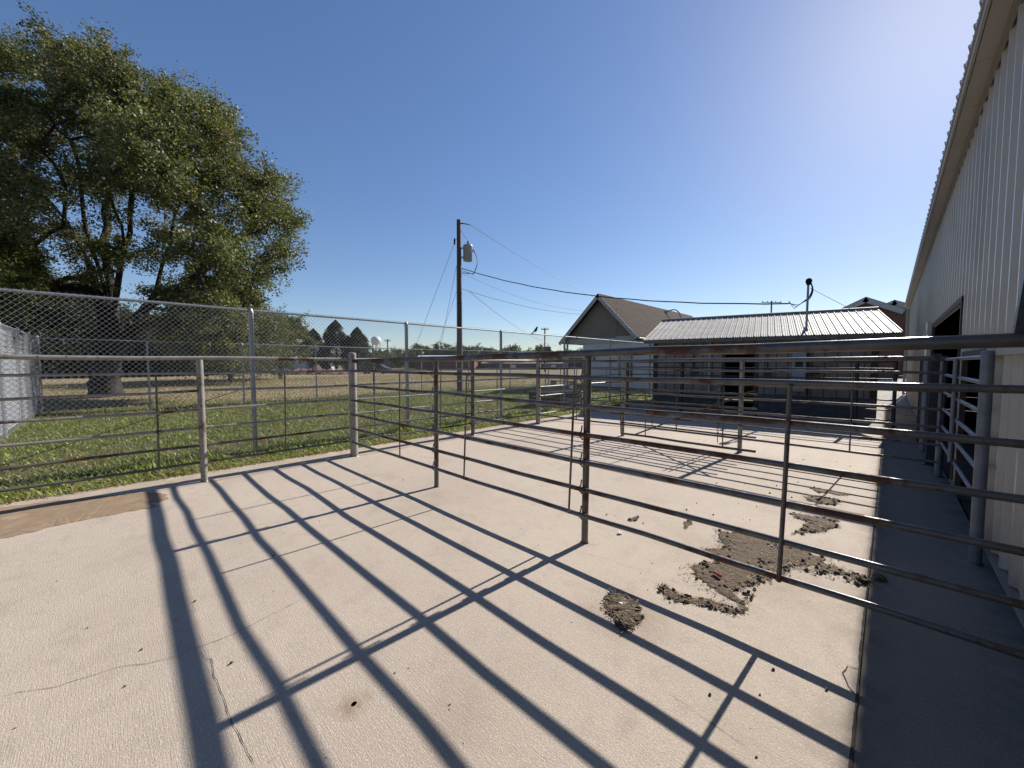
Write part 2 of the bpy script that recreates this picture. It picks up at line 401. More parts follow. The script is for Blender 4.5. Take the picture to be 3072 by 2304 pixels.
slab(-6.9, 0.60, 12.6, 15.2, M['concrete_shade'])
# bedding under the joints so they read as dark earth-filled gaps
b = MB(); b.box((-3.2, 3.0, -0.085), (7.4, 24.0, 0.04)); b.build('joint_filler', M['crack'], yard, False)

def ribbon(name, pts, w, parent, mat, z=0.003, jit=0.004):
    b = MB(); pts = [np.array(p[:2]) for p in pts]; fine = []
    for a, c in zip(pts[:-1], pts[1:]):
        n = max(2, int(np.linalg.norm(c - a) / 0.035))
        for k in range(n): fine.append(a + (c - a) * k / n)
    fine.append(pts[-1]); n = len(fine); L = []
    off = np.cumsum(rng.normal(0, jit, n)); off -= np.linspace(off[0], off[-1], n)
    for i, p in enumerate(fine):
        t = fine[min(i + 1, n - 1)] - fine[max(i - 1, 0)]; t = t / (np.linalg.norm(t) + 1e-9); nn = np.array([-t[1], t[0]])
        ww = w * (0.35 + 0.9 * rng.random()) * (1 if 0 < i < n - 1 else 0.1)
        c = p + nn * off[i]
        L.append((c - nn * ww / 2, c + nn * ww / 2))
    vv = [(q[0], q[1], z) for pr in L for q in pr]
    ff = [(2 * i, 2 * i + 1, 2 * i + 3, 2 * i + 2) for i in range(n - 1)]
    b.add(vv, ff); return b.build(name, mat, parent, False)
cracks = [([(0, 2092), (60, 2078), (170, 2062), (350, 2008), (440, 1998), (520, 1980), (600, 1942), (700, 1905), (790, 1857), (900, 1800)], 0.006),
          ([(600, 1945), (620, 1970), (637, 1975), (648, 2030), (690, 2130), (730, 2220), (765, 2300)], 0.007),
          ([(800, 2290), (845, 2262)], 0.004),
          ([(2585, 2008), (2545, 2000), (2530, 2020), (2545, 2060), (2590, 2105)], 0.012),
          ([(2005, 2075), (2100, 2150), (2240, 2240)], 0.004),
          ([(1240, 1365), (1330, 1378), (1400, 1392)], 0.006),
          ([(1640, 1420), (1690, 1403), (1745, 1380)], 0.006),
          ([(1700, 1640), (2000, 1740), (2300, 1830)], 0.003)]
for p, w in cracks:
    ribbon('crack', [gnd(*q) for q in p], w * .42, yard, M['crack'])
for x, y0, y1, w in [(-0.050, 0.9, 7.2, 0.010), (-0.050, 7.4, 12.4, 0.010), (-6.36, -3.0, 7.2, 0.008)]:
    ribbon('joint', [(x, y0), (x, (y0 + y1) / 2), (x, y1)], w, yard, M['crack'], 0.002, 0.0008)
# drain hole with its rust ring
b = MB(); c = gnd(1063, 2112)
b.lathe([(0.001, 0.003), (0.011, 0.003)], (c[0], c[1], 0), 10); b.build('drain_hole', M['black'], yard, False)

# thin loose things lying on the slab
def blob_patch(name, px, mat, label, thick=0.012, chips=0, chip_mat=None, jag=0.05, hseed=0):
    """irregular layer of loose material: outline from the photo laid on the ground plane"""
    r2 = np.random.default_rng(hseed + 11)
    P = [gnd(*q)[:2] for q in px]; fine = []
    n = len(P)
    for i in range(n):
        a, c = P[i], P[(i + 1) % n]; k = max(2, int(np.linalg.norm(c - a) / 0.02))
        for j in range(k):
            t = j / k; fine.append(a + (c - a) * t)
    fine = np.array(fine); m = len(fine)
    ctr = fine.mean(0)
    w = r2.normal(0, 1, m)
    for _ in range(2): w = (np.roll(w, 1) + w + np.roll(w, -1)) / 3
    w += r2.normal(0, 0.35 if chips else 0.08, m)
    nrm = np.roll(fine, -1, 0) - np.roll(fine, 1, 0); nrm = np.stack([nrm[:, 1], -nrm[:, 0]], 1); nrm /= np.linalg.norm(nrm, axis=1)[:, None] + 1e-9
    fine = fine + nrm * (w * jag)[:, None]
    bm = bmesh.new()
    vs_ = [bm.verts.new((p[0], p[1], 0.002)) for p in fine]
    try: fc = bm.faces.new(vs_)
    except Exception: fc = None
    bmesh.ops.triangulate(bm, faces=bm.faces[:])
    for _ in range(2):
        es = [e for e in bm.edges if e.calc_length() > 0.035]
        if es: bmesh.ops.subdivide_edges(bm, edges=es, cuts=1)
        bmesh.ops.triangulate(bm, faces=bm.faces[:])
    for v_ in bm.verts:
        if not v_.is_boundary: v_.co.z = 0.004 + thick * (0.55 + 0.2 * r2.normal())
    me = bpy.data.meshes.new(name); bm.to_mesh(me); bm.free(); me.materials.append(mat)
    root = thing(name, label, 'dirt', (ctr[0], ctr[1], 0)); root['kind'] = 'stuff'
    o = link(me, 'dirt_layer', root, loc=(-ctr[0], -ctr[1], 0)); o['kind'] = 'stuff'
    if chips:
        V = []; Q = []
        idx = r2.integers(0, m, chips); tt = r2.random(chips) ** 0.5 * 1.14
        pos = ctr + (fine[idx] - ctr) * tt[:, None]
        for p in pos:
            a = r2.random() * 6.28; l = r2.uniform(0.008, 0.04); ww = r2.uniform(0.0025, 0.006); z = r2.uniform(0.001, 0.006) + thick * 0.6
            d = np.array([math.cos(a), math.sin(a)]); e = np.array([-d[1], d[0]]); dz = r2.uniform(-0.003, 0.005); k = len(V)
            V += [(*(p - d * l / 2 - e * ww / 2), z), (*(p + d * l / 2 - e * ww / 2), z + dz), (*(p + d * l / 2 + e * ww / 2), z + dz), (*(p - d * l / 2 + e * ww / 2), z)]
            Q.append((k, k + 1, k + 2, k + 3))
        cb_ = MB()
        for k in range(max(6, chips // 7)):
            i_ = r2.integers(0, m); p_ = ctr + (fine[i_] - ctr) * (r2.uniform(.75, 1.06) if k % 3 else r2.uniform(0, 1)); sz = r2.uniform(.006, .02)
            cb_.box((p_[0], p_[1], sz * .35), (sz * r2.uniform(.8, 1.8), sz, sz * .8), Quaternion(r2.normal(0, 1, 4)).normalized().to_matrix())
        oc = cb_.build('clods', M['dirt'], root, False); oc['kind'] = 'stuff'
        o = link(np_mesh('straw_bits', V, Q, chip_mat or M['straw']), 'straw_bits', root, loc=(-ctr[0], -ctr[1], 0)); o['kind'] = 'stuff'
    return root
blob_patch('dirt_patch', [(2166, 1593), (2211, 1598), (2277, 1608), (2330, 1622), (2310, 1634), (2345, 1640), (2413, 1646), (2458, 1671), (2463, 1686), (2514, 1699), (2564, 1719), (2602, 1732), (2589, 1752), (2564, 1747), (2544, 1729), (2498, 1719), (2453, 1699), (2413, 1694), (2362, 1704), (2342, 1722), (2307, 1742), (2277, 1752), (2246, 1760), (2211, 1767), (2206, 1780), (2216, 1797), (2240, 1830), (2225, 1832), (2186, 1790), (2156, 1772), (2115, 1752), (2083, 1732), (2080, 1717), (2090, 1697), (2136, 1686), (2120, 1651), (2171, 1644), (2156, 1621)], M['dirt'],
           'large brown dirt and straw patch spread under the bottom rail of the front pen', 0.008, 1700, jag=0.024, hseed=1)
blob_patch('dirt_patch', [(1975, 1755), (2010, 1762), (2040, 1790), (2120, 1800), (2180, 1812), (2230, 1830), (2240, 1842), (2180, 1840), (2110, 1815), (2040, 1808), (2000, 1795), (1980, 1775)], M['dirt'],
           'long curved strip of dirt and straw on the concrete beside the large dirt patch', 0.007, 350, jag=0.014, hseed=2)
blob_patch('dirt_patch', [(1820, 1790), (1860, 1783), (1900, 1795), (1922, 1815), (1925, 1850), (1905, 1885), (1870, 1895), (1845, 1875), (1840, 1850), (1815, 1830), (1812, 1808)], M['dirt'],
           'small clump of manure and straw on the concrete with white scraps in it', 0.016, 380, jag=0.014, hseed=3)
blob_patch('dirt_patch', [(2365, 1538), (2420, 1545), (2470, 1550), (2515, 1560), (2512, 1580), (2480, 1592), (2440, 1600), (2380, 1602), (2410, 1585), (2430, 1562), (2380, 1553)], M['dirt'],
           'crooked thin dirt patch behind the front pen rails with a stone on it', 0.008, 420, jag=0.02, hseed=4)
blob_patch('dirt_patch', [(2410, 1490), (2450, 1488), (2500, 1495), (2525, 1505), (2500, 1515), (2455, 1512), (2420, 1502)], M['dirt'],
           'oval thin dirt patch below the shadow of a gate stay', 0.007, 240, jag=0.02, hseed=5)
blob_patch('dirt_patch', [(2430, 1462), (2480, 1470), (2560, 1485), (2530, 1487), (2450, 1477)], M['dirt'],
           'narrow sliver of dirt near the shaded apron strip', 0.006, 40, jag=0.02, hseed=6)
blob_patch('dust_patch', [(-260, 1560), (0, 1523), (150, 1505), (300, 1490), (440, 1478), (500, 1482), (505, 1500), (440, 1512), (480, 1518), (420, 1530), (350, 1541), (240, 1562), (130, 1590), (0, 1616), (-250, 1680)], M['dust'],
           'wide brown dust stain along the pen rails at the concrete edge', 0.0025, 0, jag=0.03, hseed=7)
blob_patch('dirt_patch', [(1888, 1555), (1915, 1548), (1912, 1562), (1890, 1566)], M['dirt'], 'tiny dark smear of dirt on bare concrete beside a pale pebble', 0.005, 10, jag=0.012, hseed=8)
blob_patch('dirt_patch', [(2052, 1565), (2078, 1555), (2070, 1575), (2055, 1590)], M['dirt'], 'small dark smear of dirt below the middle rails of the front pen', 0.006, 10, jag=0.012, hseed=9)
# crumbs of dirt and small stones scattered over the slab
b = MB()
crumbs = [(2215, 1512), (2235, 1452), (2300, 1440), (2310, 1480), (2320, 1512), (2290, 1436), (2330, 1458), (2395, 1447), (2375, 1493), (2340, 1590), (2415, 1640), (2010, 1808), (2060, 1530), (2090, 1510), (2270, 1520), (2150, 1450), (1210, 1440), (820, 1668), (585, 1805), (262, 1885), (425, 1950), (375, 2060), (695, 1990), (2340, 1735), (2575, 1755), (2370, 1728), (1930, 1570), (2140, 1545), (2480, 2070), (2320, 2010), (2280, 2085), (2130, 2085), (2475, 1560), (2200, 1470), (1095, 1425), (2550, 1400), (2510, 1385), (2410, 1380), (2600, 1560), (1820, 1545), (2250, 1560), (2350, 1610)]
rr = np.random.default_rng(3)
for i, q in enumerate(crumbs):
    p = gnd(*q); s = rr.uniform(0.005, 0.012)
    rot = Quaternion((rr.random() - .5, rr.random() - .5, rr.random() - .5, rr.random() - .5)).normalized().to_matrix()
    b.box((p[0], p[1], s * 0.5), (s * rr.uniform(.8, 1.6), s * rr.uniform(.8, 1.5), s), rot)
for _ in range(260):
    x = rr.uniform(-6.2, -0.2); y = rr.uniform(-0.5, 9.3); s = rr.uniform(0.002, 0.005)
    b.box((x, y, s * 0.4), (s * rr.uniform(.8, 2), s, s), Matrix.Rotation(rr.random() * 6, 3, 'Z'))
tag(b.build('dirt_crumbs', M['dirt'], None, False), 'crumbs of dirt and grit scattered over the pale concrete', 'dirt', kind='stuff')
def stone(label, q, s, mat):
    p = gnd(*q); bm = bmesh.new(); bmesh.ops.create_icosphere(bm, subdivisions=2, radius=s)
    for v_ in bm.verts: v_.co *= 1 + 0.25 * rr.normal(); v_.co.z = v_.co.z * 0.65 + s * 0.5
    me = bpy.data.meshes.new('stone'); bm.to_mesh(me); bm.free(); me.materials.append(mat)
    tag(link(me, 'stone', None, loc=(p[0], p[1], 0)), label, 'stone')
stone('pale rounded pebble lying on the concrete beside the middle front pen post', (1860, 1602), 0.018, M['white_paint'])
stone('dark stone lying on the crooked dirt patch', (2412, 1592), 0.024, M['dirt'])
stone('lumpy dark clod at the joint on the shadow edge of the apron', (2590, 1745), 0.035, M['dirt'])
stone('dark clod lying in the shade beside the joint', (2640, 1740), 0.035, M['dirt'])
b = MB(); p = gnd(2152, 1733); b.tube([(p[0] - .03, p[1] + .01, .028), (p[0] + .03, p[1] - .01, .026)], 0.010, 8)
tag(b.build('red_plug', M['red_plastic'], None), 'small red plastic plug lying in the large dirt patch', 'plug')
for k, (q, a, l, lab) in enumerate([((1870, 1828), 0.5, 0.06, 'torn white scrap of paper in the small manure clump'), ((2318, 1647), 0.2, 0.035, 'little white scrap of paper on the large dirt patch'), ((2120, 1787), 0.8, 0.025, 'white chip on the long curved dirt strip'), ((2513, 1697), 0.3, 0.03, 'white chip on the tail of the large dirt patch')]):
    p = gnd(*q); b = MB(); d = Vector((math.cos(a), math.sin(a), 0)); e = Vector((-d.y, d.x, 0)); c = Vector((p[0], p[1], 0.04 if k == 0 else 0.032))
    b.add([c - d * l / 2, c + e * .15 * l + Vector((0, 0, .008)), c + d * l / 2 + Vector((0, 0, .012)), c - e * .18 * l, c - d * .1 * l + e * .22 * l], [(0, 3, 2, 1, 4)])
    tag(b.build('paper_scrap', M['white_paint'], None, False), lab, 'scrap')
# ------------------------------------------------------------------ pipe pens
RZ = [0.248, 0.475, 0.710, 0.945, 1.185, 1.425]      # centre heights of the lower rails
def rail_pts(p0, p1, wob=0.004, seg=0.6):
    p0, p1 = Vector(p0), Vector(p1); n = max(2, int((p1 - p0).length / seg)); out = []
    for i in range(n + 1):
        q = p0.lerp(p1, i / n)
        if 0 < i < n: q = q + Vector((rr.normal(0, wob), rr.normal(0, wob), rr.normal(0, wob)))
        out.append(q)
    return out
def pipe_rail(parent, p0, p1, r, mat, name='rail', n=10):
    b = MB(); b.tube(rail_pts(p0, p1), r, n); return b.build(name, mat, parent)
def pipe_post(parent, x, y, h, r, mat, cap=True, name='post', lean=(0, 0)):
    b = MB(); b.tube([(x, y, -0.05), (x + lean[0] / 2, y + lean[1] / 2, h / 2), (x + lean[0], y + lean[1], h)], r, 14)
    if cap:
        b.lathe([(r * 1.01, h - 0.002), (r * 0.95, h + r * 0.25), (r * 0.6, h + r * 0.45), (r * 0.1, h + r * 0.5)], (x + lean[0], y + lean[1], 0), 14)
    # weld bead where the post meets the slab
    o = b.build(name, mat, parent)
    c = MB(); c.lathe([(r * 1.35, -0.01), (r * 1.25, 0.006), (r * 1.02, 0.014)], (x, y, 0), 14); c.build('footing', M['pipe_rust'], o)
    return o
def stay(parent, x, y, z0, z1, r, mat, lean=(0, 0)):
    b = MB(); b.tube([(x, y, z0), (x + lean[0] * .5 + rr.normal(0, .004), y + lean[1] * .5, (z0 + z1) / 2), (x + lean[0], y + lean[1], z1)], r, 8)
    return b.build('stay', mat, parent)
def clamps(parent, x, y, zs, r, axis, mat):
    """bent rod keepers that hold the rails to a post"""
    for z in zs:
        b = MB(); ax = Vector((1, 0, 0)) if axis == 'X' else Vector((0, 1, 0)); pr = Vector((0, -1, 0)) if axis == 'X' else Vector((1, 0, 0))
        c = Vector((x, y, z)); pts = []
        for k in range(7):
            a = math.pi * (k / 6 - 0.5)
            pts.append(c + pr * (r * 0.9 + 0.024 * math.cos(a)) + Vector((0, 0, 0.026 * math.sin(a))) - ax * (r * 0.9))
        pts = [c + pr * (r * .2) - ax * r * .9 + Vector((0, 0, -0.05))] + pts + [c + pr * (r * .5) - ax * r * .9 + Vector((0, 0, 0.075))]
        b.tube(pts, 0.0065, 6); b.build('rail_keeper', mat, parent)

LX, FY, GY, BY = -6.42, 2.81, 7.60, 12.3
# pen side along the grass
L = thing('pipe_fence', 'grey pipe pen fence along the grass edge with rusty pale top rail', 'fence', (LX, 2.8, 0))
for y, r, m in [(-1.45, 0.036, 'pipe_light'), (0.82, 0.038, 'pipe_light'), (5.42, 0.042, 'pipe'), (9.7, 0.04, 'pipe')]:
    pipe_post(L, LX, y, 1.60, r, M[m], False)
pipe_post(L, LX + 0.02, FY, 1.70, 0.062, M['pipe_light'])
pipe_post(L, LX, GY, 1.65, 0.058, M['pipe_light'])
pipe_post(L, LX, BY, 1.65, 0.05, M['pipe'])
for y0, y1 in [(-3.4, FY - 0.06), (FY + 0.06, GY - 0.06), (GY + 0.06, BY)]:
    pipe_rail(L, (LX, y0, 1.612), (LX, y1, 1.618), 0.026, M['pipe_light'], 'top_rail', 12)
    for z in RZ: pipe_rail(L, (LX - 0.045, y0, z), (LX - 0.045, y1, z), 0.0165, M['pipe_light' if z > 0.7 else 'pipe'])
for y in (0.39, 1.80, 3.22, 4.61, 6.2, 8.6, 11.0):
    stay(L, LX - 0.045, y, RZ[0], RZ[5], 0.010, M['pipe'], (0, rr.normal(0, .015)))
# front pen fence, crossing the yard to the barn
Fp = thing('pipe_fence', 'dark rusty front pen fence with thick top rail casting bar shadows on concrete', 'fence', (-3, FY, 0))
pipe_rail(Fp, (LX + 0.08, FY, 1.585), (0.63, FY, 1.655), 0.033, M['pipe_rust'], 'top_rail', 14)
for z in RZ: pipe_rail(Fp, (LX + 0.07, FY - 0.046, z), (0.62, FY - 0.046, z + 0.012), 0.0195, M['pipe_rust'])
for x, ln in ((-4.04, 0), (-1.845, -0.01)):
    pipe_post(Fp, x, FY, 1.60, 0.029, M['pipe'], False, lean=(0.02, 0))
    clamps(Fp, x, FY, RZ, 0.029, 'X', M['pipe_rust'])
pipe_post(Fp, 0.56, FY, 1.60, 0.03, M['pipe'], False)
for x, ln in ((-4.79, 0.03), (-3.40, 0.06), (-1.96, 0.05), (-0.43, 0.02)):
    stay(Fp, x, FY - 0.075, RZ[0], RZ[5], 0.0095 if x < -1 else 0.013, M['pipe'], (ln, 0))
# raised flat bar at the barn end of the top rail
b = MB(); b.box((0.505, FY + 0.02, 2.08), (0.17, 0.05, 0.86), Matrix.Rotation(R(4), 3, 'Y')); b.build('upright_plate', M['dark_steel'], Fp, False)
# second fence
Gp = thing('pipe_fence', 'middle pipe pen fence ending at the barn gate post with a shiny top edge', 'fence', (-3, GY, 0))
pipe_rail(Gp, (LX + 0.06, GY, 1.60), (0.52, GY, 1.615), 0.032, M['pipe'], 'top_rail', 12)
for z in RZ: pipe_rail(Gp, (LX + 0.06, GY - 0.045, z), (0.50, GY - 0.045, z), 0.0185, M['pipe'])
for x in (-4.06, -1.83): pipe_post(Gp, x, GY, 1.58, 0.036, M['pipe_light'], True)
for x in (-5.2, -3.38, -0.38, -2.9): stay(Gp, x, GY - 0.07, RZ[0], RZ[5], 0.010, M['pipe'])
# fence in the shade before the shed
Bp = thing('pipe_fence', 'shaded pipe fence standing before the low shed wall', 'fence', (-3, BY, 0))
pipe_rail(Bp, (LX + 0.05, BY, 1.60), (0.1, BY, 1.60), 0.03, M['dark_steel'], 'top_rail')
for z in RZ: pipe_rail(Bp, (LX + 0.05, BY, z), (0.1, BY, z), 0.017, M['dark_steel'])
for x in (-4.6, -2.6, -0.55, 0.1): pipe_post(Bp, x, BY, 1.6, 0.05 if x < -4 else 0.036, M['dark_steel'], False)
# loose swing gate folded against the second fence
Sg = thing('swing_gate', 'pipe swing gate with diagonal brace folded against the middle fence', 'gate', (-2.9, GY - 0.13, 0))
gy = GY - 0.13
for z in (0.075, 0.31, 0.55, 0.79, 1.03): pipe_rail(Sg, (-4.02, gy, z), (-1.56, gy, z), 0.016 if z > .1 else 0.022, M['pipe_rust'])
for x in (-4.02, -3.48, -2.06): stay(Sg, x, gy - 0.02, 0.075, 1.03, 0.010, M['pipe'], (-0.02, 0))
b = MB(); b.tube([(-3.73, gy - 0.035, 0.08), (-1.60, gy - 0.035, 1.10)], 0.014, 8); b.build('brace', M['pipe_rust'], Sg)
# chain hanging from the middle fence
ch = thing('hanging_chain', 'dark chain with hook hanging from the middle fence', 'chain', (-2.16, GY - 0.10, 1.2))
me = None
bm = bmesh.new()
ringv = []
nseg, ntube, Rl, rt = 12, 6, 0.018, 0.005
for i in range(nseg):
    a = 2 * math.pi * i / nseg; row = []
    for j in range(ntube):
        t = 2 * math.pi * j / ntube; rad = Rl + rt * math.cos(t)
        row.append(bm.verts.new((rad * math.cos(a) * 0.75, rt * math.sin(t), rad * math.sin(a) * 1.35)))
    ringv.append(row)
for i in range(nseg):
    for j in range(ntube): bm.faces.new((ringv[i][j], ringv[(i + 1) % nseg][j], ringv[(i + 1) % nseg][(j + 1) % ntube], ringv[i][(j + 1) % ntube]))
me = bpy.data.meshes.new('link'); bm.to_mesh(me); bm.free(); me.materials.append(M['pipe_rust'])
for i in range(27): link(me, 'chain_link', ch, loc=(0.004 * math.sin(i), 0, 0.04 - i * 0.036), rot=(0, 0, (i % 2) * 1.57 + 0.3))
for i in range(15): link(me, 'chain_link', ch, loc=(0.075 + 0.004 * math.sin(i * 2), 0.01, 0.04 - i * 0.036), rot=(0, 0, (i % 2) * 1.57 + 0.8))
b = MB(); b.tube([(-2.16, GY - .1, 0.27), (-2.16, GY - .1, 0.14)], 0.007, 6); b.build('hook', M['pipe_rust'], ch)

# ------------------------------------------------------------------ barn
WX = 0.63; WT = 4.30; BARN_Y0, BARN_Y1 = -9.0, 27.4
barn = thing('metal_barn', 'tall tan ribbed steel barn with open doorway along the pens', 'barn', (WX, 9, 0))
PITCH12 = 0.3048
def rib_profile(s0, s1, depth=0.032, minor=0.004, pitch=PITCH12):
    """(s, d) outline of ribbed sheet between s0 and s1 with ribs every 12 inches of absolute s"""
    pts = []
    k0 = math.floor(s0 / pitch) - 1; k1 = math.ceil(s1 / pitch) + 1; q_ = pitch / PITCH12
    for k in range(k0, k1):
        c = k * pitch
        for ds, d in ((-0.034, 0), (-0.014, depth), (0.014, depth), (0.034, 0), (0.092, 0), (0.100, minor), (0.112, minor), (0.120, 0), (0.186, 0), (0.194, minor), (0.206, minor), (0.214, 0)):
            pts.append((c + ds * q_, d))
    pts.sort(); out = []
    def val(s):
        for a, c in zip(pts[:-1], pts[1:]):
            if a[0] <= s <= c[0]: return a[1] + (c[1] - a[1]) * (s - a[0]) / max(1e-9, c[0] - a[0])
        return 0
    out.append((s0, val(s0)))
    out += [p for p in pts if s0 + 1e-4 < p[0] < s1 - 1e-4]
    out.append((s1, val(s1))); return out
def wall_panel(parent, y0, y1, z0, z1, mat, name='wall_panel'):
    b = MB(); pr = rib_profile(y0, y1); n = len(pr)
    vv = [(WX - d, s, z0) for s, d in pr] + [(WX - d, s, z1) for s, d in pr]
    vv += [(WX + 0.004, s, z0) for s, d in pr] + [(WX + 0.004, s, z1) for s, d in pr]
    ff = []
    for i in range(n - 1):
        ff.append((i, n + i, n + i + 1, i + 1))
        ff.append((2 * n + i, 2 * n + i + 1, 3 * n + i + 1, 3 * n + i))
        ff.append((i, i + 1, 2 * n + i + 1, 2 * n + i))
    b.add(vv, ff); return b.build(name, mat, parent, False)
OPEN = [(7.2, 11.7, 2.28), (5.05, 6.75, 1.60)]
y = BARN_Y0; k = 0
while y < BARN_Y1 - 0.01:
    y1 = min(y + 3 * PITCH12, BARN_Y1)
    cuts = sorted({y, y1} | {e for o_ in OPEN for e in o_[:2] if y < e < y1})
    for a, c in zip(cuts[:-1], cuts[1:]):
        mid = (a + c) / 2; z0 = 0.13
        for o_ in OPEN:
            if o_[0] < mid < o_[1]: z0 = o_[2]
        wall_panel(barn, a + 0.0008, c - 0.0008, z0, WT, M['barn_tan'])
    y = y1
sc_ = MB(); yk = math.ceil(BARN_Y0 / PITCH12)
while yk * PITCH12 < BARN_Y1:
    yy = yk * PITCH12; yk += 1
    for zz in (0.28, 1.05, 1.78, 2.6, 3.4, 4.15):
        if not any(o_[0] - .05 < yy + .06 < o_[1] + .05 and zz < o_[2] + .05 for o_ in OPEN): sc_.box((WX - 0.003, yy + 0.058, zz), (0.008, 0.014, 0.014))
tag(sc_.build('screws', M['galv'], barn, False), kind='stuff')
# concrete stem under the wall with a steel base angle
segs = [(BARN_Y0, 5.05), (6.75, 7.2), (11.7, BARN_Y1)]
for a, c in segs:
    b = MB(); b.box((WX + 0.12, (a + c) / 2, 0.05), (0.27, c - a, 0.14)); b.build('stem_wall', M['found'], barn, False)
    b = MB(); b.box((WX - 0.028, (a + c) / 2, 0.115), (0.05, c - a, 0.02)); b.build('base_angle', M['barn_trim'], barn, False)
# door trims
def trim(bx_c, bx_d, mat='barn_trim', name='door_trim'):
    b = MB(); b.box(bx_c, bx_d); return b.build(name, M[mat], barn, False)
for a, c, h in OPEN:
    trim((WX - 0.018, a - 0.03, h / 2 + 0.04), (0.045, 0.06, h + 0.02), 'shed_brown')
    trim((WX - 0.018, c + 0.03, h / 2 + 0.04), (0.045, 0.06, h + 0.02), 'shed_brown')
    trim((WX - 0.016, (a + c) / 2, h + 0.045), (0.05, c - a + 0.12, 0.07), 'shed_brown')
trim((WX - 0.05, 12.05, 1.25), (0.10, 0.5, 2.3), 'barn_tan')
trim((WX - 0.045, 4.1, 1.64), (0.05, 1.7, 0.06), 'barn_tan', 'girt_trim')
trim((WX - 0.045, 4.92, 0.86), (0.05, 0.07, 1.46), 'barn_tan', 'jamb_trim')
# soffit panels, eave, roof
EX = 0.452
y = BARN_Y0
while y < BARN_Y1 - 0.01:
    y1 = min(y + 3 * PITCH12, BARN_Y1)
    b = MB(); b.box(((EX + WX) / 2 + 0.0, (y + y1) / 2, WT + 0.004), (WX - EX - 0.01, y1 - y - 0.006, 0.008)); b.build('soffit_panel', M['soffit'], barn, False)
    y = y1
b = MB(); b.box((WX - 0.04, (BARN_Y0 + BARN_Y1) / 2, WT - 0.035), (0.03, BARN_Y1 - BARN_Y0, 0.05)); b.build('wall_cap', M['barn_trim'], barn, False)
b = MB(); b.box((EX - 0.012, (BARN_Y0 + BARN_Y1) / 2, WT + 0.03), (0.02, BARN_Y1 - BARN_Y0, 0.085)); b.build('fascia', M['soffit'], barn, False)
RX, RZT = 7.0, 6.4
def roof_panel(parent, P0, e_len, e_slope, length, s0, s1, mat, name='roof_panel', depth=0.03, thick=0.01, pitch=PITCH12):
    """ribbed sheet: ribs run along e_slope, s measured along e_len from P0"""
    P0, e_len, e_slope = Vector(P0), Vector(e_len).normalized(), Vector(e_slope).normalized()
    up = e_len.cross(e_slope).normalized()
    if up.z < 0: up = -up
    pr = rib_profile(s0, s1, depth, 0.012, pitch); n = len(pr); b = MB()
    vv = []
    for t in (0.0, length):
        vv += [P0 + e_len * s + e_slope * t + up * d for s, d in pr]
    for t in (0.0, length):
        vv += [P0 + e_len * s + e_slope * t + up * (d - thick) for s, d in pr]
    ff = []
    for i in range(n - 1):
        ff += [(i, i + 1, n + i + 1, n + i), (2 * n + i, 3 * n + i, 3 * n + i + 1, 2 * n + i + 1), (i, 2 * n + i, 2 * n + i + 1, i + 1), (n + i, n + i + 1, 3 * n + i + 1, 3 * n + i)]
    ff += [(0, n, 3 * n, 2 * n), (n - 1, 3 * n - 1, 4 * n - 1, 2 * n - 1)]
    b.add(vv, ff); return b.build(name, mat, parent, False)
sl = Vector((RX - EX, 0, RZT - WT - 0.085)); y = BARN_Y0
while y < BARN_Y1 - 0.01:
    y1 = min(y + 3 * PITCH12, BARN_Y1)
    roof_panel(barn, (EX - 0.04, 0, WT + 0.06), (0, 1, 0), sl, sl.length + 0.04, y + .001, y1 - .001, M['barn_tan'], depth=0.04)
    y = y1
b = MB(); b.add([(RX, BARN_Y0, RZT), (RX, BARN_Y1, RZT), (13.6, BARN_Y1, WT + .1), (13.6, BARN_Y0, WT + .1)], [(0, 1, 2, 3)]); b.build('back_roof', M['barn_tan'], barn, False)
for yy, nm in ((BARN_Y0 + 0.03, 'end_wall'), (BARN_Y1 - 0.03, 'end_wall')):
    b = MB(); b.add([(WX, yy, 0), (13.4, yy, 0), (13.4, yy, WT), (RX, yy, RZT - 0.06), (WX, yy, WT)], [(0, 1, 2, 3, 4)]); b.build(nm, M['soil_shade'], barn, False)
b = MB(); b.add([(13.4, BARN_Y0, 0), (13.4, BARN_Y1, 0), (13.4, BARN_Y1, WT + .1), (13.4, BARN_Y0, WT + .1)], [(0, 1, 2, 3)]); b.build('back_wall', M['soil_shade'], barn, False)  # end and back walls coloured near black so the interior reads as shaded
b = MB(); b.add([(WX + .005, BARN_Y0, -0.01), (13.4, BARN_Y0, -0.01), (13.4, BARN_Y1, -0.01), (WX + .005, BARN_Y1, -0.01)], [(0, 1, 2, 3)]); b.build('floor', M['soil_shade'], barn, False)
# downspout and corner trim at the far end
b = MB(); b.box((WX - 0.10, BARN_Y1 - 0.3, 2.1), (0.1, 0.12, 4.2)); b.build('downspout', M['soffit'], barn, False)

# pipe gate in front of the barn doorway
bg_ = thing('pipe_gate', 'blue grey welded pipe gate closing the barn side opening', 'gate', (0.53, 6.2, 0))
GXX = 0.53
pipe_post(bg_, GXX, 4.62, 1.63, 0.036, M['gate_blue'], True)
pipe_post(bg_, GXX, 7.85, 1.63, 0.04, M['gate_blue'], True)
for z in (1.60, 1.40, 1.17, 0.95, 0.72, 0.50):
    b = MB(); b.tube([(GXX, 4.66, z), (GXX, 7.80, z)], 0.019, 10); b.build('rail', M['gate_blue'], bg_)
for y_ in (6.20, 7.66):
    b = MB(); b.tube([(GXX - 0.03, y_, 0.50), (GXX - 0.03, y_, 1.60)], 0.021, 10); b.build('upright', M['gate_blue'], bg_)
pp = thing('steel_post', 'dark square steel post beside the barn doorway', 'post', (0.50, 8.7, 0))
b = MB(); b.box((0.5, 8.7, 0.85), (0.11, 0.11, 1.7)); b.build('shaft', M['dark_steel'], pp, False)
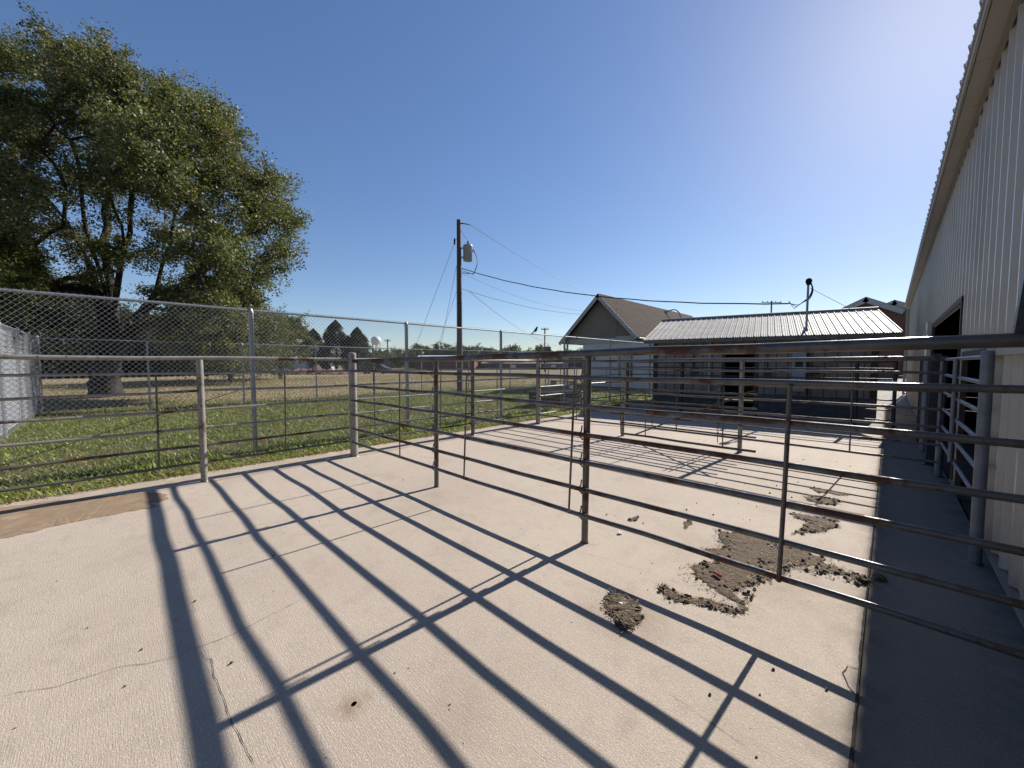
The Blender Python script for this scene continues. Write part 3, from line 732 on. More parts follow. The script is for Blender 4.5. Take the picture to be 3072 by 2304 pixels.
b = MB(); b.box((0.5, 8.7, 0.006), (0.2, 0.2, 0.012)); b.build('base_plate', M['dark_steel'], pp, False)
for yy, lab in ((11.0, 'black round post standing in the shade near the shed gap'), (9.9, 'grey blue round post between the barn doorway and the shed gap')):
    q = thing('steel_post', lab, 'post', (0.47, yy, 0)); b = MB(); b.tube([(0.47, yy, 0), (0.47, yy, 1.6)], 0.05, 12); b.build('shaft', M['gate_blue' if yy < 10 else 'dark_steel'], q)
    b = MB(); b.lathe([(0.052, 1.6), (0.03, 1.63), (0.005, 1.635)], (0.47, yy, 0), 12); b.build('cap', M['dark_steel'], q)

# ------------------------------------------------------------------ low shed with corrugated roof, turned 11 degrees
sh_e = Vector((1, 0.2, 0)).normalized(); sh_n = Vector((-0.2, 1, 0)).normalized(); SO = Vector((-0.14, 14.31, 0))
def SP(s, d, z): return SO + sh_e * s + sh_n * d + Vector((0, 0, z))
shed = thing('tool_shed', 'low tan shed with rusty corrugated steel roof behind the pens', 'shed', SP(-3, 0, 0))
S0, S1 = -6.25, 0.40; EZ = 2.36; RD, RZ2 = 3.0, 3.30
sv = sh_n * RD + Vector((0, 0, RZ2 - EZ)); s = S0
while s < S1 - 0.01:
    s1 = min(s + 3 * PITCH12, S1)
    roof_panel(shed, SP(0, 0, EZ), sh_e, sv, sv.length + 0.03, s + .001, s1 - .001, M['roof_steel'], depth=0.024, pitch=PITCH12 * .6)
    roof_panel(shed, SP(0, 2 * RD, EZ), sh_e, -sh_n * RD + Vector((0, 0, RZ2 - EZ)), sv.length - 0.02, s + .001, s1 - .001, M['roof_steel'], depth=0.024, pitch=PITCH12 * .6)
    s = s1
b = MB(); b.tube([SP(S0, RD, RZ2 + 0.02), SP(S1, RD, RZ2 + 0.02)], 0.06, 8); b.build('ridge_cap', M['roof_steel'], shed)
rotS = Matrix.Rotation(math.atan2(0.2, 1), 3, 'Z')
def sbox(name, mat, s0, s1, d0, d1, z0, z1):
    b = MB(); b.box(SP((s0 + s1) / 2, (d0 + d1) / 2, (z0 + z1) / 2), (s1 - s0, d1 - d0, z1 - z0), rotS); return b.build(name, M[mat], shed, False)
sbox('fascia', 'fascia', S0 + .02, S1 - .02, 0.02, 0.05, EZ - 0.12, EZ - 0.012)
W0, W1, WD = -5.95, -0.02, 0.32
# front wall: ribbed panels in 12 inch boards, doorway left open near the middle
def spanel(s0, s1, z0, z1, mat='shed_tan'):
    b = MB(); vv = []; w = s1 - s0
    prof = [(0, 0.0), (0.012, 0.014), (w - 0.012, 0.014), (w, 0.0)]
    for z in (z0, z1): vv += [SP(s0 + a, WD - d, z) for a, d in prof]
    for z in (z0, z1): vv += [SP(s0 + a, WD + 0.02, z) for a, d in prof]
    ff = []
    for i in range(3): ff += [(i, i + 1, 4 + i + 1, 4 + i), (8 + i, 12 + i, 13 + i, 9 + i), (i, 8 + i, 9 + i, i + 1), (4 + i, 5 + i, 13 + i, 12 + i)]
    b.add(vv, ff); return b.build('wall_board', M[mat], shed, False)
s = W0 + 0.14; k = 0
while s < W1 - 0.15:
    w = 0.29; z0 = 0.55; s1 = min(s + w, W1 - 0.14)
    if -3.75 < s + w / 2 < -2.85: z0 = 1.95
    spanel(s + .006, s1 - .006, z0, EZ - 0.1, 'shed_tan'); s = s1; k += 1
sbox('corner_trim', 'shed_brown', W0, W0 + 0.14, WD - 0.03, WD + 0.02, 0.0, EZ - 0.1)
sbox('corner_trim', 'shed_brown', W1 - 0.14, W1, WD - 0.03, WD + 0.02, 0.0, EZ - 0.1)
sbox('foundation', 'found', W0 + .01, -3.75, WD - 0.04, WD + 0.1, -0.05, 0.55)
sbox('foundation', 'found', -2.85, W1 - .01, WD - 0.04, WD + 0.1, -0.05, 0.55)
sbox('beam', 'shed_brown', -4.2, -1.6, WD - 0.05, WD - 0.02, 1.86, 1.98)
sbox('door_post', 'shed_brown', -3.80, -3.70, WD - 0.04, WD + 0.06, 0, 1.86); sbox('door_post', 'shed_brown', -2.90, -2.80, WD - 0.04, WD + 0.06, 0, 1.86)
# side and back walls, dark inside
b = MB(); b.add([SP(W0, WD, 0), SP(W0, 2 * RD - .3, 0), SP(W0, 2 * RD - .3, EZ), SP(W0, RD, RZ2 - .03), SP(W0, WD, EZ)], [(0, 1, 2, 3, 4)]); b.build('side_wall', M['shed_tan'], shed, False)
b = MB(); b.add([SP(W1, WD, 0), SP(W1, 2 * RD - .3, 0), SP(W1, 2 * RD - .3, EZ), SP(W1, RD, RZ2 - .03), SP(W1, WD, EZ)], [(0, 1, 2, 3, 4)]); b.build('side_wall', M['shed_tan'], shed, False)
b = MB(); b.add([SP(W0, 2 * RD - .3, 0), SP(W1, 2 * RD - .3, 0), SP(W1, 2 * RD - .3, EZ + .08), SP(W0, 2 * RD - .3, EZ + .08)], [(0, 1, 2, 3)]); b.build('back_wall', M['shed_tan'], shed, False)
sbox('downpipe', 'galv', -4.18, -4.14, WD - 0.07, WD - 0.03, 0.6, EZ - 0.1)
sbox('board_backing', 'shed_brown', W0 + .1, -3.76, WD + 0.024, WD + 0.04, 0.5, EZ - 0.12); sbox('board_backing', 'shed_brown', -2.84, W1 - .1, WD + 0.024, WD + 0.04, 0.5, EZ - 0.12)
# electrical boxes and conduits on the shed wall
eb = thing('meter_box', 'blue grey electrical meter cabinet on the shed wall below the mast', 'electrical box', SP(-1.7, WD - .1, 1.0))
def ebox(parent, name, mat, s0, s1, d, z0, z1):
    b = MB(); b.box(SP((s0 + s1) / 2, WD - 0.02 - d / 2, (z0 + z1) / 2), (s1 - s0, d, z1 - z0), rotS); return b.build(name, M[mat], parent, False)
ebox(eb, 'cabinet', 'meter_blue', -1.95, -1.62, 0.16, 0.72, 1.86); ebox(eb, 'door', 'meter_blue', -1.93, -1.64, 0.175, 0.76, 1.30); ebox(eb, 'meter_window', 'glass', -1.88, -1.70, 0.185, 1.45, 1.62)
ebox(eb, 'conduit', 'dark_steel', -1.58, -1.53, 0.06, 0.5, 1.95); ebox(eb, 'switch', 'dark_steel', -1.50, -1.30, 0.12, 1.22, 1.46)
eb2 = thing('switch_box', 'small dark switch box on the shed wall beside the doorway', 'electrical box', SP(-4.9, WD - .1, 1.2))
ebox(eb2, 'box', 'dark_steel', -4.72, -4.50, 0.12, 1.18, 1.42); ebox(eb2, 'conduit', 'dark_steel', -4.64, -4.60, 0.04, 1.42, 1.95)
eb3 = thing('switch_box', 'dark breaker box on the shed wall right of the doorway', 'electrical box', SP(-2.6, WD - .1, 1.2))
ebox(eb3, 'box', 'dark_steel', -2.66, -2.46, 0.12, 1.14, 1.40); ebox(eb3, 'conduit', 'dark_steel', -2.58, -2.54, 0.04, 1.40, 1.9)
# service mast through the roof
mb = SP(-1.63, 0.55, 2.50); mast = thing('service_mast', 'grey electrical service mast with curled wires on the shed roof', 'mast', mb)
b = MB(); b.tube([mb - Vector((0, 0, 2.2)), mb + Vector((0.02, 0, 1.42))], 0.03, 10); b.build('pipe', M['transformer'], mast)
b = MB(); b.lathe([(0.13, -0.05), (0.075, 0.02), (0.045, 0.10), (0.033, 0.14)], mb, 12); b.build('roof_boot', M['galv'], mast)
mt = mb + Vector((0.02, 0, 1.42))
b = MB(); b.lathe([(0.05, -0.05), (0.075, 0.02), (0.085, 0.07), (0.07, 0.12), (0.03, 0.15)], mt + Vector((0.01, 0, 0)), 10); b.build('weatherhead', M['black'], mast)
for q in range(3):
    pts = []
    for k in range(9):
        t = k / 8; pts.append(mt + Vector((0.05 + 0.07 * math.sin(math.pi * t) - 0.015 * q, 0.0, 0.04 - 0.50 * t + 0.02 * q)))
    pts += [mt + Vector((-0.22 - 0.05 * q, -0.05, -0.62 - 0.05 * q)), mt + Vector((-0.45, -0.1, -0.56 + 0.04 * q))]
    b = MB(); b.tube(pts, 0.011, 6); b.build('drip_loop', M['cable'], mast)

# ------------------------------------------------------------------ wires
def wire(label, p0, p1, sag, r, mat='cable', n=24, wav=0.0):
    p0, p1 = Vector(p0), Vector(p1); b = MB(); pts = []
    for i in range(n + 1):
        t = i / n; q = p0.lerp(p1, t); q.z -= sag * 4 * t * (1 - t); q.z += wav * math.sin(i * 2.1); pts.append(q)
    b.tube(pts, r, 5); return tag(b.build('overhead_wire', M[mat], None, origin=p0), label, 'wire')
PB = Vector((-17.49, 13.82, 0)); PT = 9.5
pole = thing('utility_pole', 'tall dark wooden utility pole with a grey transformer beyond the chain link fence', 'utility pole', PB)
b = MB(); b.tube([PB - Vector((0, 0, .3)), PB + Vector((0.02, 0, 4.5)), PB + Vector((0.0, 0, PT))], [0.17, 0.145, 0.115], 12); b.build('shaft', M['wood_pole'], pole)
rv = Vector(_r)                                   # rightwards seen from the yard
tc = PB + rv * 0.50 + Vector((0, 0, 7.25))
b = MB(); b.lathe([(0.24, 0), (0.265, 0.03), (0.265, 0.78), (0.275, 0.80), (0.25, 0.86), (0.10, 0.91)], tc, 20); tk = b.build('transformer_tank', M['transformer'], pole)
for dx, dy in ((-0.08, 0.05), (0.07, -0.05)):
    b = MB(); b.lathe([(0.04, 0), (0.05, 0.05), (0.035, 0.07), (0.05, 0.11), (0.03, 0.13), (0.04, 0.18), (0.015, 0.26)], tc + Vector((dx, dy, 0.88)), 10); b.build('bushing', M['porcelain'], tk)
b = MB(); b.box(PB + rv * 0.18 + Vector((0, 0, 7.45)), (0.25, 0.1, 0.08), Matrix.Rotation(YAW, 3, 'Z')); b.box(PB + rv * 0.18 + Vector((0, 0, 7.95)), (0.25, 0.1, 0.08), Matrix.Rotation(YAW, 3, 'Z')); b.build('bracket', M['galv'], pole, False)
for q in range(3):
    pts = [tc + rv * (0.27) + Vector((0, 0, 0.66 - .1 * q))] + [tc + rv * (0.30 + 0.22 * math.sin(math.pi * k / 8)) * 1.0 + Vector((0, 0, 0.60 - 1.35 * k / 8 + .03 * q)) for k in range(9)] + [PB + rv * 0.14 + Vector((0, 0, 6.75 - .1 * q))]
    b = MB(); b.tube(pts, 0.012, 5); b.build('drop_lead', M['cable'], pole)
b = MB(); b.tube([PB + rv * 0.1 + Vector((0, 0, PT - .5)), PB + rv * 0.3 + Vector((0, 0, PT - .9)), tc + Vector((0.07, -.05, 1.14))], 0.008, 5); b.build('jumper', M['cable'], pole)
b = MB(); b.lathe([(0.03, 0), (0.06, 0.04), (0.03, 0.08), (0.06, 0.12), (0.03, 0.16), (0.06, 0.2), (0.03, 0.34)], PB - rv * 0.24 + Vector((0, 0, PT - 1.35)), 8); b.build('cutout', M['black'], pole)
b = MB(); b.tube([PB - Vector((.13, .1, 0)), PB + Vector((-.1, -.1, 7))], 0.008, 5); b.build('ground_wire', M['galv'], pole)
b = MB(); pin = PB + rv * 0.12 + Vector((0, 0, PT - 0.18))
b.tube([pin, pin + rv * .5 + Vector((0, 0, -.08))], [0.035, 0.02], 8); b.build('strain_insulator', M['black'], pole)
pin = pin + rv * .5 + Vector((0, 0, -.08))
wire('thick black service drop from the transformer pole to the shed mast', PB + rv * 0.15 + Vector((0, 0, 6.85)), mt + Vector((-0.45, -0.1, -0.56)), 0.55, 0.021, wav=0.008)
FPX = dep(2308, 915, 70.0)
wire('thin high line from the pole top toward the far crossarm pole', pin, FPX + np.array([0, 0, 0.5]), 5.2, 0.014, 'wire_far', 40)
wire('thin wire from the pole to the gabled house roof edge', PB + rv * 0.13 + Vector((0, 0, 5.72)), dep(1745, 943, 26.5), 0.25, 0.012)
wire('slack wire from the pole running down behind the gabled house', PB + rv * 0.6 + Vector((0, 0, 5.55)), dep(1700, 1040, 48), 0.8, 0.014, 'wire_far')
wire('faint wire below the thick service drop to the house', PB + rv * 0.15 + Vector((0, 0, 6.6)), dep(1790, 935, 27), 0.5, 0.008, 'wire_far')
def ga(u, v): return gnd(u, v, -0.06)
wire('long guy wire from the pole top to the grass', PB + Vector((-.1, -.1, PT - 1.0)), ga(1200, 1166), 0.0, 0.010, 'wire_far', 4)
wire('inner guy wire from mid pole down to the grass', PB + Vector((-.1, -.1, 7.0)), ga(1296, 1172), 0.0, 0.010, 'wire_far', 4)
wire('second inner guy wire beside the pole', PB + Vector((-.1, -.1, 5.6)), ga(1268, 1168), 0.0, 0.008, 'wire_far', 4)
wire('stay wire from the service mast head down to the shed roof', mt + Vector((0.05, 0, -0.15)), SP(0.02, 1.1, EZ + 1.1 * (RZ2 - EZ) / RD + 0.03), 0.0, 0.006, 'wire_far', 4)

# ------------------------------------------------------------------ chain link fences
def link_fabric(w, h, r=0.0024, d=0.0358, top=0.04):
    """woven diamond mesh in the local YZ plane, from y = 0 to w"""
    nw = int(w / d); nh = int(h / d); V = []; Q = []
    ang = [(math.cos(a), math.sin(a)) for a in (0.5, 2.6, 4.7)]
    for i in range(nw):
        pts = []
        for j in range(nh + 1):
            side = (i + j) % 2
            pts.append((0.003 * (1 if side else -1), (i + side) * d, j * d))
        pts[-1] = (pts[-1][0], pts[-1][1], pts[-1][2])
        base = len(V)
        for j, p in enumerate(pts):
            for c, s_ in ang: V.append((p[0] + r * c, p[1] + r * s_ * 1.2, p[2]))
        for j in range(nh):
            for k in range(3):
                k2 = (k + 1) % 3; Q.append((base + 3 * j + k, base + 3 * j + k2, base + 3 * j + 3 + k2, base + 3 * j + 3 + k))
    return np_mesh('chain_link_fabric', V, Q, M['wire'])
def chain_fence(label, pts, h, postr=0.038, railr=0.021, fabric_r=0.0031, d=0.0358, knuck=0.055):
    p0 = Vector((*pts[0], 0)); root = thing('chain_link_fence', label, 'fence', p0)
    cache = {}
    for i, p in enumerate(pts):
        b = MB(); pr = postr if 0 < i < len(pts) - 1 else postr * 1.2
        b.tube([(p[0], p[1], -0.1), (p[0], p[1], h - 0.03)], pr, 10)
        b.lathe([(pr * 1.15, h - 0.06), (pr * 1.15, h - 0.02), (pr * 0.6, h + 0.035), (pr * 0.1, h + 0.045)], (p[0], p[1], 0), 10)
        b.build('post', M['galv'], root)
    for a, c in zip(pts[:-1], pts[1:]):
        b = MB(); a3, c3 = Vector((a[0], a[1], h)), Vector((c[0], c[1], h))
        b.tube(rail_pts(a3, c3, 0.003, 1.0), railr, 8); b.build('top_rail', M['galv'], root)
        L_ = round((c3 - a3).length, 2)
        if L_ not in cache: cache[L_] = link_fabric(L_, h + knuck, fabric_r, d)
        an = math.atan2(c[1] - a[1], c[0] - a[0]) - math.pi / 2
        off = Vector((math.cos(an), math.sin(an), 0)) * (postr + 0.008)
        o = link(cache[L_], 'chain_link_fabric', root, rot=(0, 0, an), world=Vector((a[0], a[1], 0.0)) + off); o['kind'] = 'stuff'
    return root
CX1 = -8.05
ys1 = [-4.34, -1.29, 1.76, 4.81, 7.86, 10.91, 13.96, 17.6]
cf = chain_fence('tall galvanised chain link fence along the edge of the pen grass', [(CX1, y_) for y_ in ys1], 2.47)
chain_fence('chain link return with gate posts between the tall fence and the shed', [(CX1, 17.6), (-7.2, 17.9), (-6.15, 18.2)], 2.5)
chain_fence('far chain link fence between the grass and the dry field', [(-18.4, -1.8)] + [(-18.4 - 0.02 * k, 0.95 + 2.75 * k) for k in range(5)] + [(-18.0, 14.9), (-17.5, 17.9), (-17.0, 20.9), (-16.7, 23.9)], 2.31, 0.03, 0.02, 0.003, 0.0715)
# tension wire bracing in the first bay
b = MB(); b.tube([(CX1 - 0.03, -1.29, 0.16), (CX1 - 0.03, 1.76, 1.15)], 0.006, 5); b.build('truss_rod', M['pipe_rust'], cf)

# kennel with white ribbed sheets
kn = thing('white_kennel', 'white ribbed sheet kennel wall with galvanised frame beyond the chain link fence', 'kennel', (-16, -1.65, 0))
for i, x in enumerate([-10.4, -12.05, -13.65, -16.2, -18.2, -20.2]):
    b = MB(); b.tube([(x, -1.6, -0.1), (x, -1.6, 2.43)], 0.034, 10); b.lathe([(0.04, 2.40), (0.03, 2.46), (0.004, 2.48)], (x, -1.6, 0), 10); b.build('post', M['galv'], kn)
b = MB(); b.tube([(-10.4, -1.6, 2.40), (-20.2, -1.6, 2.40)], 0.022, 8); b.build('top_rail', M['galv'], kn)
for k in range(17):
    z0 = 0.05 + k * 0.135; b = MB()
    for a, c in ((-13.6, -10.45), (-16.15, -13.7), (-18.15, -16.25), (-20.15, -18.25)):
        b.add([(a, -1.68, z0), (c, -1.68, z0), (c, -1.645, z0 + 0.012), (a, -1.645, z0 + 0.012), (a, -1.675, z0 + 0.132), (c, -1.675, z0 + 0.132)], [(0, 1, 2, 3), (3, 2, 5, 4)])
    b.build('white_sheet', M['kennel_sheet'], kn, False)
b = MB(); b.add([(-10.4, -1.69, 0), (-20.2, -1.69, 0), (-20.2, -1.69, 2.36), (-10.4, -1.69, 2.36)], [(0, 1, 2, 3)]); b.build('backing', M['white_steel'], kn, False)
o = link(link_fabric(9.8, 2.36, 0.003, 0.0715), 'chain_link_fabric', kn, rot=(0, 0, math.pi / 2), world=(-10.4, -1.55, 0)); o['kind'] = 'stuff'
b = MB(); b.tube([(-20.2, -1.6, -0.1), (-20.2, -1.6, 2.4), (-20.2, -6, 2.4)], 0.03, 8); b.build('corner_frame', M['galv'], kn)
# bird on the tall fence
bp = Vector((CX1, 9.39, 2.495)); bd = thing('bird', 'small dark bird perched on the tall chain link top rail', 'bird', bp)
b = MB(); ax = Vector((0.1, 0.9, 0.0)).normalized()
b.tube([bp + ax * -.13 + Vector((0, 0, .02)), bp + ax * -.06 + Vector((0, 0, .06)), bp + ax * .0 + Vector((0, 0, .095)), bp + ax * .035 + Vector((0, 0, .145)), bp + ax * .05 + Vector((0, 0, .175)), bp + ax * .065 + Vector((0, 0, .195)), bp + ax * .095 + Vector((0, 0, .185)), bp + ax * .12 + Vector((0, 0, .18))], [0.012, 0.022, 0.045, 0.038, 0.026, 0.027, 0.012, 0.002], 8); b.build('body', M['bird'], bd)
b = MB()
for s_ in (-1, 1): b.tube([bp + Vector((.012 * s_, 0, 0)), bp + Vector((.012 * s_, 0, .07))], 0.004, 5)
b.build('legs', M['bird'], bd)

# ------------------------------------------------------------------ gabled house
HY = 22.65; AP = (-14.03, 6.17)
house = thing('gabled_house', 'house with steep brown shingle roof and grey brown gable behind the pens', 'house', (-14, HY + .5, 0))
def roof_slab(parent, x0, z0, x1, z1, y0, y1, t, mat, name='roof'):
    d = Vector((x1 - x0, 0, z1 - z0)).normalized(); n = Vector((-d.z, 0, d.x))
    if n.z < 0: n = -n
    b = MB(); q = []
    for yy in (y0, y1):
        for (x, z) in ((x0, z0), (x1, z1)):
            q.append(Vector((x, yy, z))); q.append(Vector((x, yy, z)) - n * t)
    b.add(q, [(0, 2, 6, 4), (1, 5, 7, 3), (0, 1, 3, 2), (4, 6, 7, 5), (2, 3, 7, 6), (0, 4, 5, 1)])
    return b.build(name, mat, parent, False)
XR, ZR_, XL, ZL = -11.15, 3.20, -17.25, 3.02
rf = roof_slab(house, AP[0], AP[1], XR, ZR_, HY, HY + 17, 0.10, M['shingle'])
roof_slab(house, AP[0] + .001, AP[1] - .001, XL, ZL, HY, HY + 17, 0.10, M['shingle'])
# barge boards
for (x1, z1) in ((XR, ZR_), (XL, ZL)):
    roof_slab(house, AP[0], AP[1] - 0.02, x1, z1 - 0.02, HY - 0.04, HY - 0.002, 0.24, M['trim_grey'], 'barge_board')
# gable and its soffit
WYH = HY + 0.55
def hq(name, mat, pts): b = MB(); b.add(pts, [tuple(range(len(pts)))]); return b.build(name, M[mat], house, False)
hq('gable_wall', 'stucco', [(-16.5, WYH, 3.2), (-11.6, WYH, 3.2), (-11.6, WYH, 3.55), (AP[0], WYH, 6.05), (-16.5, WYH, 3.62)])
b = MB(); b.box((-12.9, WYH - 0.02, 4.2), (0.03, 0.04, 1.9)); b.build('batten', M['stucco'], house, False)
b = MB(); b.box((-14.4, WYH - 0.05, 3.06), (4.4, 0.10, 0.34)); b.build('frieze_board', M['trim_grey'], house, False)
b = MB(); b.box((-12.15, WYH - 0.07, 3.14), (1.5, 0.10, 0.34)); b.build('frieze_board', M['trim_grey'], house, False)
b = MB()
for k in range(20):
    z0 = k * 0.148; x0, x1 = -15.5, -9.2
    b.add([(x0, WYH + 0.00, z0), (x1, WYH + 0.00, z0), (x1, WYH + 0.025, z0 + 0.148), (x0, WYH + 0.025, z0 + 0.148), (x0, WYH + 0.025, z0), (x1, WYH + 0.025, z0)], [(0, 1, 2, 3), (4, 5, 1, 0)])
b.build('lap_siding', M['siding'], house, False)
hq('side_wall', 'siding', [(-15.5, WYH + .03, 0), (-15.5, HY + 17, 0), (-15.5, HY + 17, 4.6), (-15.5, WYH + .03, 4.6)])
hq('side_wall', 'siding', [(-11.7, WYH + .06, 0), (-11.7, HY + 17, 0), (-11.7, HY + 17, 3.5), (-11.7, WYH + .06, 3.5)])
hq('back_wall', 'stucco', [(-15.5, HY + 16.9, 0), (-11.7, HY + 16.9, 0), (-11.7, HY + 16.9, 3.6), (AP[0], HY + 16.9, 6.0), (-15.5, HY + 16.9, 4.6)])
b = MB(); b.box((-10.3, WYH + 1.2, 2.98), (2.5, 2.6, 0.14)); b.build('porch_roof', M['trim_grey'], house, False)
b = MB(); b.box((-10.3, WYH + .6, 1.4), (2.2, 0.1, 2.8)); b.build('wing_wall', M['siding'], house, False)
win = MB(); win.box((-12.25, WYH - 0.02, 1.45), (0.95, 0.06, 2.2)); wo = win.build('window', M['dark_steel'], house, False)
b = MB(); b.box((-12.25, WYH - 0.045, 1.45), (0.75, 0.04, 2.0)); b.build('pane', M['trim_grey'], wo, False)
b = MB(); b.box((-14.6, WYH - 0.03, 1.9), (0.18, 0.08, 0.3)); b.build('wall_lamp', M['dark_steel'], house, False)
for x, yy in ((-17.0, WYH + .2), (-16.9, WYH + 2.2)):
    b = MB(); b.box((x, yy, 1.55), (0.10, 0.10, 3.1)); b.build('porch_post', M['trim_grey'], house, False)
b = MB(); b.tube([(-16.95, WYH + .2, 2.5), (-15.55, WYH + .2, 2.2)], 0.04, 6); b.build('porch_brace', M['trim_grey'], house)
b = MB(); b.tube([(XR + .05, HY, ZR_ - 0.10), (XR + .05, HY + 16, ZR_ - 0.10)], 0.06, 6); b.build('gutter', M['trim_grey'], house)
b = MB(); b.box((-11.25, HY + 0.2, 3.08), (0.3, 0.35, 0.22)); b.build('eave_return', M['shed_brown'], house, False)
# fenced-off equipment near the house
sb = thing('sign_board', 'dark upright board on a post behind the tall chain link fence', 'sign', (-11.7, 14.0, 0))
p = onX(1644, 1048, -11.7); b = MB(); b.box((p[0], p[1], 2.10), (0.26, 0.05, 0.50), Matrix.Rotation(YAW, 3, 'Z')); b.build('board', M['dark_steel'], sb, False)
b = MB(); b.tube([(p[0], p[1] + .04, -0.05), (p[0], p[1] + .04, 2.2)], 0.025, 8); b.build('post', M['galv'], sb)
bench = thing('picnic_bench', 'red brown bench standing in the house shadow', 'bench', (-12.3, 16.5, 0))
for k in range(3):
    b = MB(); b.box((-12.3, 16.35 + .15 * k, 0.62), (1.5, 0.12, 0.035)); b.build('plank', M['brick_far'], bench, False)
for x in (-12.9, -11.7):
    b = MB(); b.box((x, 16.5, 0.29), (0.08, 0.42, 0.62)); b.build('leg', M['trim_grey'], bench, False)
b = MB(); b.box((-12.3, 16.75, 0.85), (1.5, 0.03, 0.12)); b.build('back_board', M['brick_far'], bench, False)

tank = thing('stock_tank', 'black oblong stock tank on the grass behind the tall chain link fence', 'tank', (-9.3, 12.1, 0))
b = MB(); ov = [(-9.3 + 0.55 * math.copysign(abs(math.cos(a)) ** .55, math.cos(a)), 12.1 + 1.3 * math.copysign(abs(math.sin(a)) ** .55, math.sin(a))) for a in [2 * math.pi * k / 28 for k in range(28)]]
b.poly_prism(ov, -0.05, 0.44); b.build('body', M['black'], tank, False)
b = MB(); b.tube([(p[0], p[1], 0.46) for p in ov] + [(ov[0][0], ov[0][1], 0.46)], 0.035, 6); b.build('rim', M['black'], tank)
for z in (0.12, 0.28):
    b = MB(); b.tube([(p[0] * 1.0, p[1], z) for p in ov] + [(ov[0][0], ov[0][1], z)], 0.02, 5); b.build('band', M['black'], tank)
# ------------------------------------------------------------------ far buildings and poles
def far_pole(label, u, vtop, vbase, D, arm_px=30, group=None):
    base = dep(u, vbase, D); base[2] = -0.06; top = dep(u, vtop, D); sc = D / F_PX
    t = thing('utility_pole', label, 'utility pole', base, group)
    b = MB(); b.tube([base, (base[0], base[1], top[2])], max(0.12, 1.8 * sc), 8); b.build('shaft', M['wood_pole'], t)
    a = rv * arm_px * sc; c = Vector((base[0], base[1], top[2] - 5 * sc)); b = MB(); b.tube([c - a, c + a], max(0.06, 1.1 * sc), 6); b.build('crossarm', M['wood_pole'], t)
    for s_ in (-.9, -.4, .4, .9):
        b = MB(); b.tube([c + a * s_, c + a * s_ + Vector((0, 0, 5 * sc))], 0.05, 6); b.build('insulator', M['dark_steel'], t)
far_pole('distant utility pole with crossarm beside the water tower', 1164, 1018, 1104, 110, 9)
far_pole('distant crossarm pole at the left roof edge of the gabled house', 1634, 984, 1098, 75, 11)
far_pole('crossarm pole rising behind the shed roof', 2308, 904, 1100, 70, 30)
# street lamp behind the shed
lb = dep(2039, 1090, 33.0); lb[2] = 0; lampz = dep(2030, 914, 33.0)[2]
lamp = thing('street_lamp', 'grey street lamp with bent arm behind the shed roof', 'street lamp', lb)
pts = [Vector((lb[0], lb[1], 0)), Vector((lb[0], lb[1], lampz - 1.2))]
for k in range(7):
    a = math.pi / 2 * k / 6; pts.append(Vector((lb[0], lb[1], lampz - 1.2)) - rv * (0.6 * (1 - math.cos(a))) + Vector((0, 0, 0.75 * math.sin(a))))
pts.append(pts[-1] - rv * 0.45 + Vector((0, 0, -0.10)))
b = MB(); b.tube(pts, 0.05, 8); b.build('arm', M['transformer'], lamp)
b = MB(); e = pts[-1]; b.tube([e + rv * .1, e - rv * .15 + Vector((0, 0, -.04)), e - rv * .50 + Vector((0, 0, -.12)), e - rv * .56 + Vector((0, 0, -.14))], [0.06, 0.12, 0.13, 0.05], 10); b.build('lamp_head', M['transformer'], lamp)
# brick house with twin gables beyond the shed
tg = thing('brick_house', 'red brown brick house with twin grey gables showing over the shed roof', 'house', (-1, 40, 0))
def mini_gable(u, v, D, hw, drop, parent):
    a = dep(u, v, D); sc = D / F_PX; A = Vector(a); l = A - rv * hw * sc - Vector((0, 0, drop * sc)); r_ = A + rv * hw * sc - Vector((0, 0, drop * sc)); back = Vector((0, 7, 0)); rx = Vector((1, 0, 0)); k_ = 0.72
    l = A - rx * hw * sc / k_ - Vector((0, 0, drop * sc)); r_ = A + rx * hw * sc / k_ - Vector((0, 0, drop * sc))
    for e in (l, r_):
        d = (e - A).normalized(); n = Vector((0, 0, 1)) - d * d.z; n.normalize()
        b = MB(); q = [A, e, e - n * 0.25, A - n * 0.25]; b.add(q + [x + back for x in q], [(0, 1, 2, 3), (7, 6, 5, 4), (0, 4, 5, 1), (1, 5, 6, 2), (2, 6, 7, 3), (3, 7, 4, 0)]); b.build('gable_roof', M['shingle'], parent, False)
        m2 = Vector((0, -0.06, 0))
        b = MB(); q = [A + m2 - n * .05, e + m2 - n * .05, e + m2 - n * (16 * sc), A + m2 - n * (16 * sc)]; q2 = [x - m2 * .8 for x in q]
        b.add(q + q2, [(0, 1, 2, 3), (7, 6, 5, 4), (0, 4, 5, 1), (1, 5, 6, 2), (2, 6, 7, 3), (3, 7, 4, 0)]); b.build('barge_board', M['trim_grey'], parent, False)
    f = Vector((0, 0.25, 0)); s_ = 0.93
    b = MB(); L2, R2 = A + (l - A) * s_ + f, A + (r_ - A) * s_ + f; b.add([L2, R2, A + f - Vector((0, 0, .1)), Vector((L2.x, L2.y, 0)), Vector((R2.x, R2.y, 0))], [(0, 1, 2), (3, 4, 1, 0)]); b.build('gable_wall', M['brick_far'], parent, False)
    b = MB(); q = (L2 + R2) / 2 - f * .3 - Vector((0, 0, 2.4)); b.box(q, (1.2, 0.12, 1.3)); b.build('window', M['glass'], parent, False)
mini_gable(2598, 890, 42, 62, 45, tg); mini_gable(2684, 899, 50, 42, 28, tg)
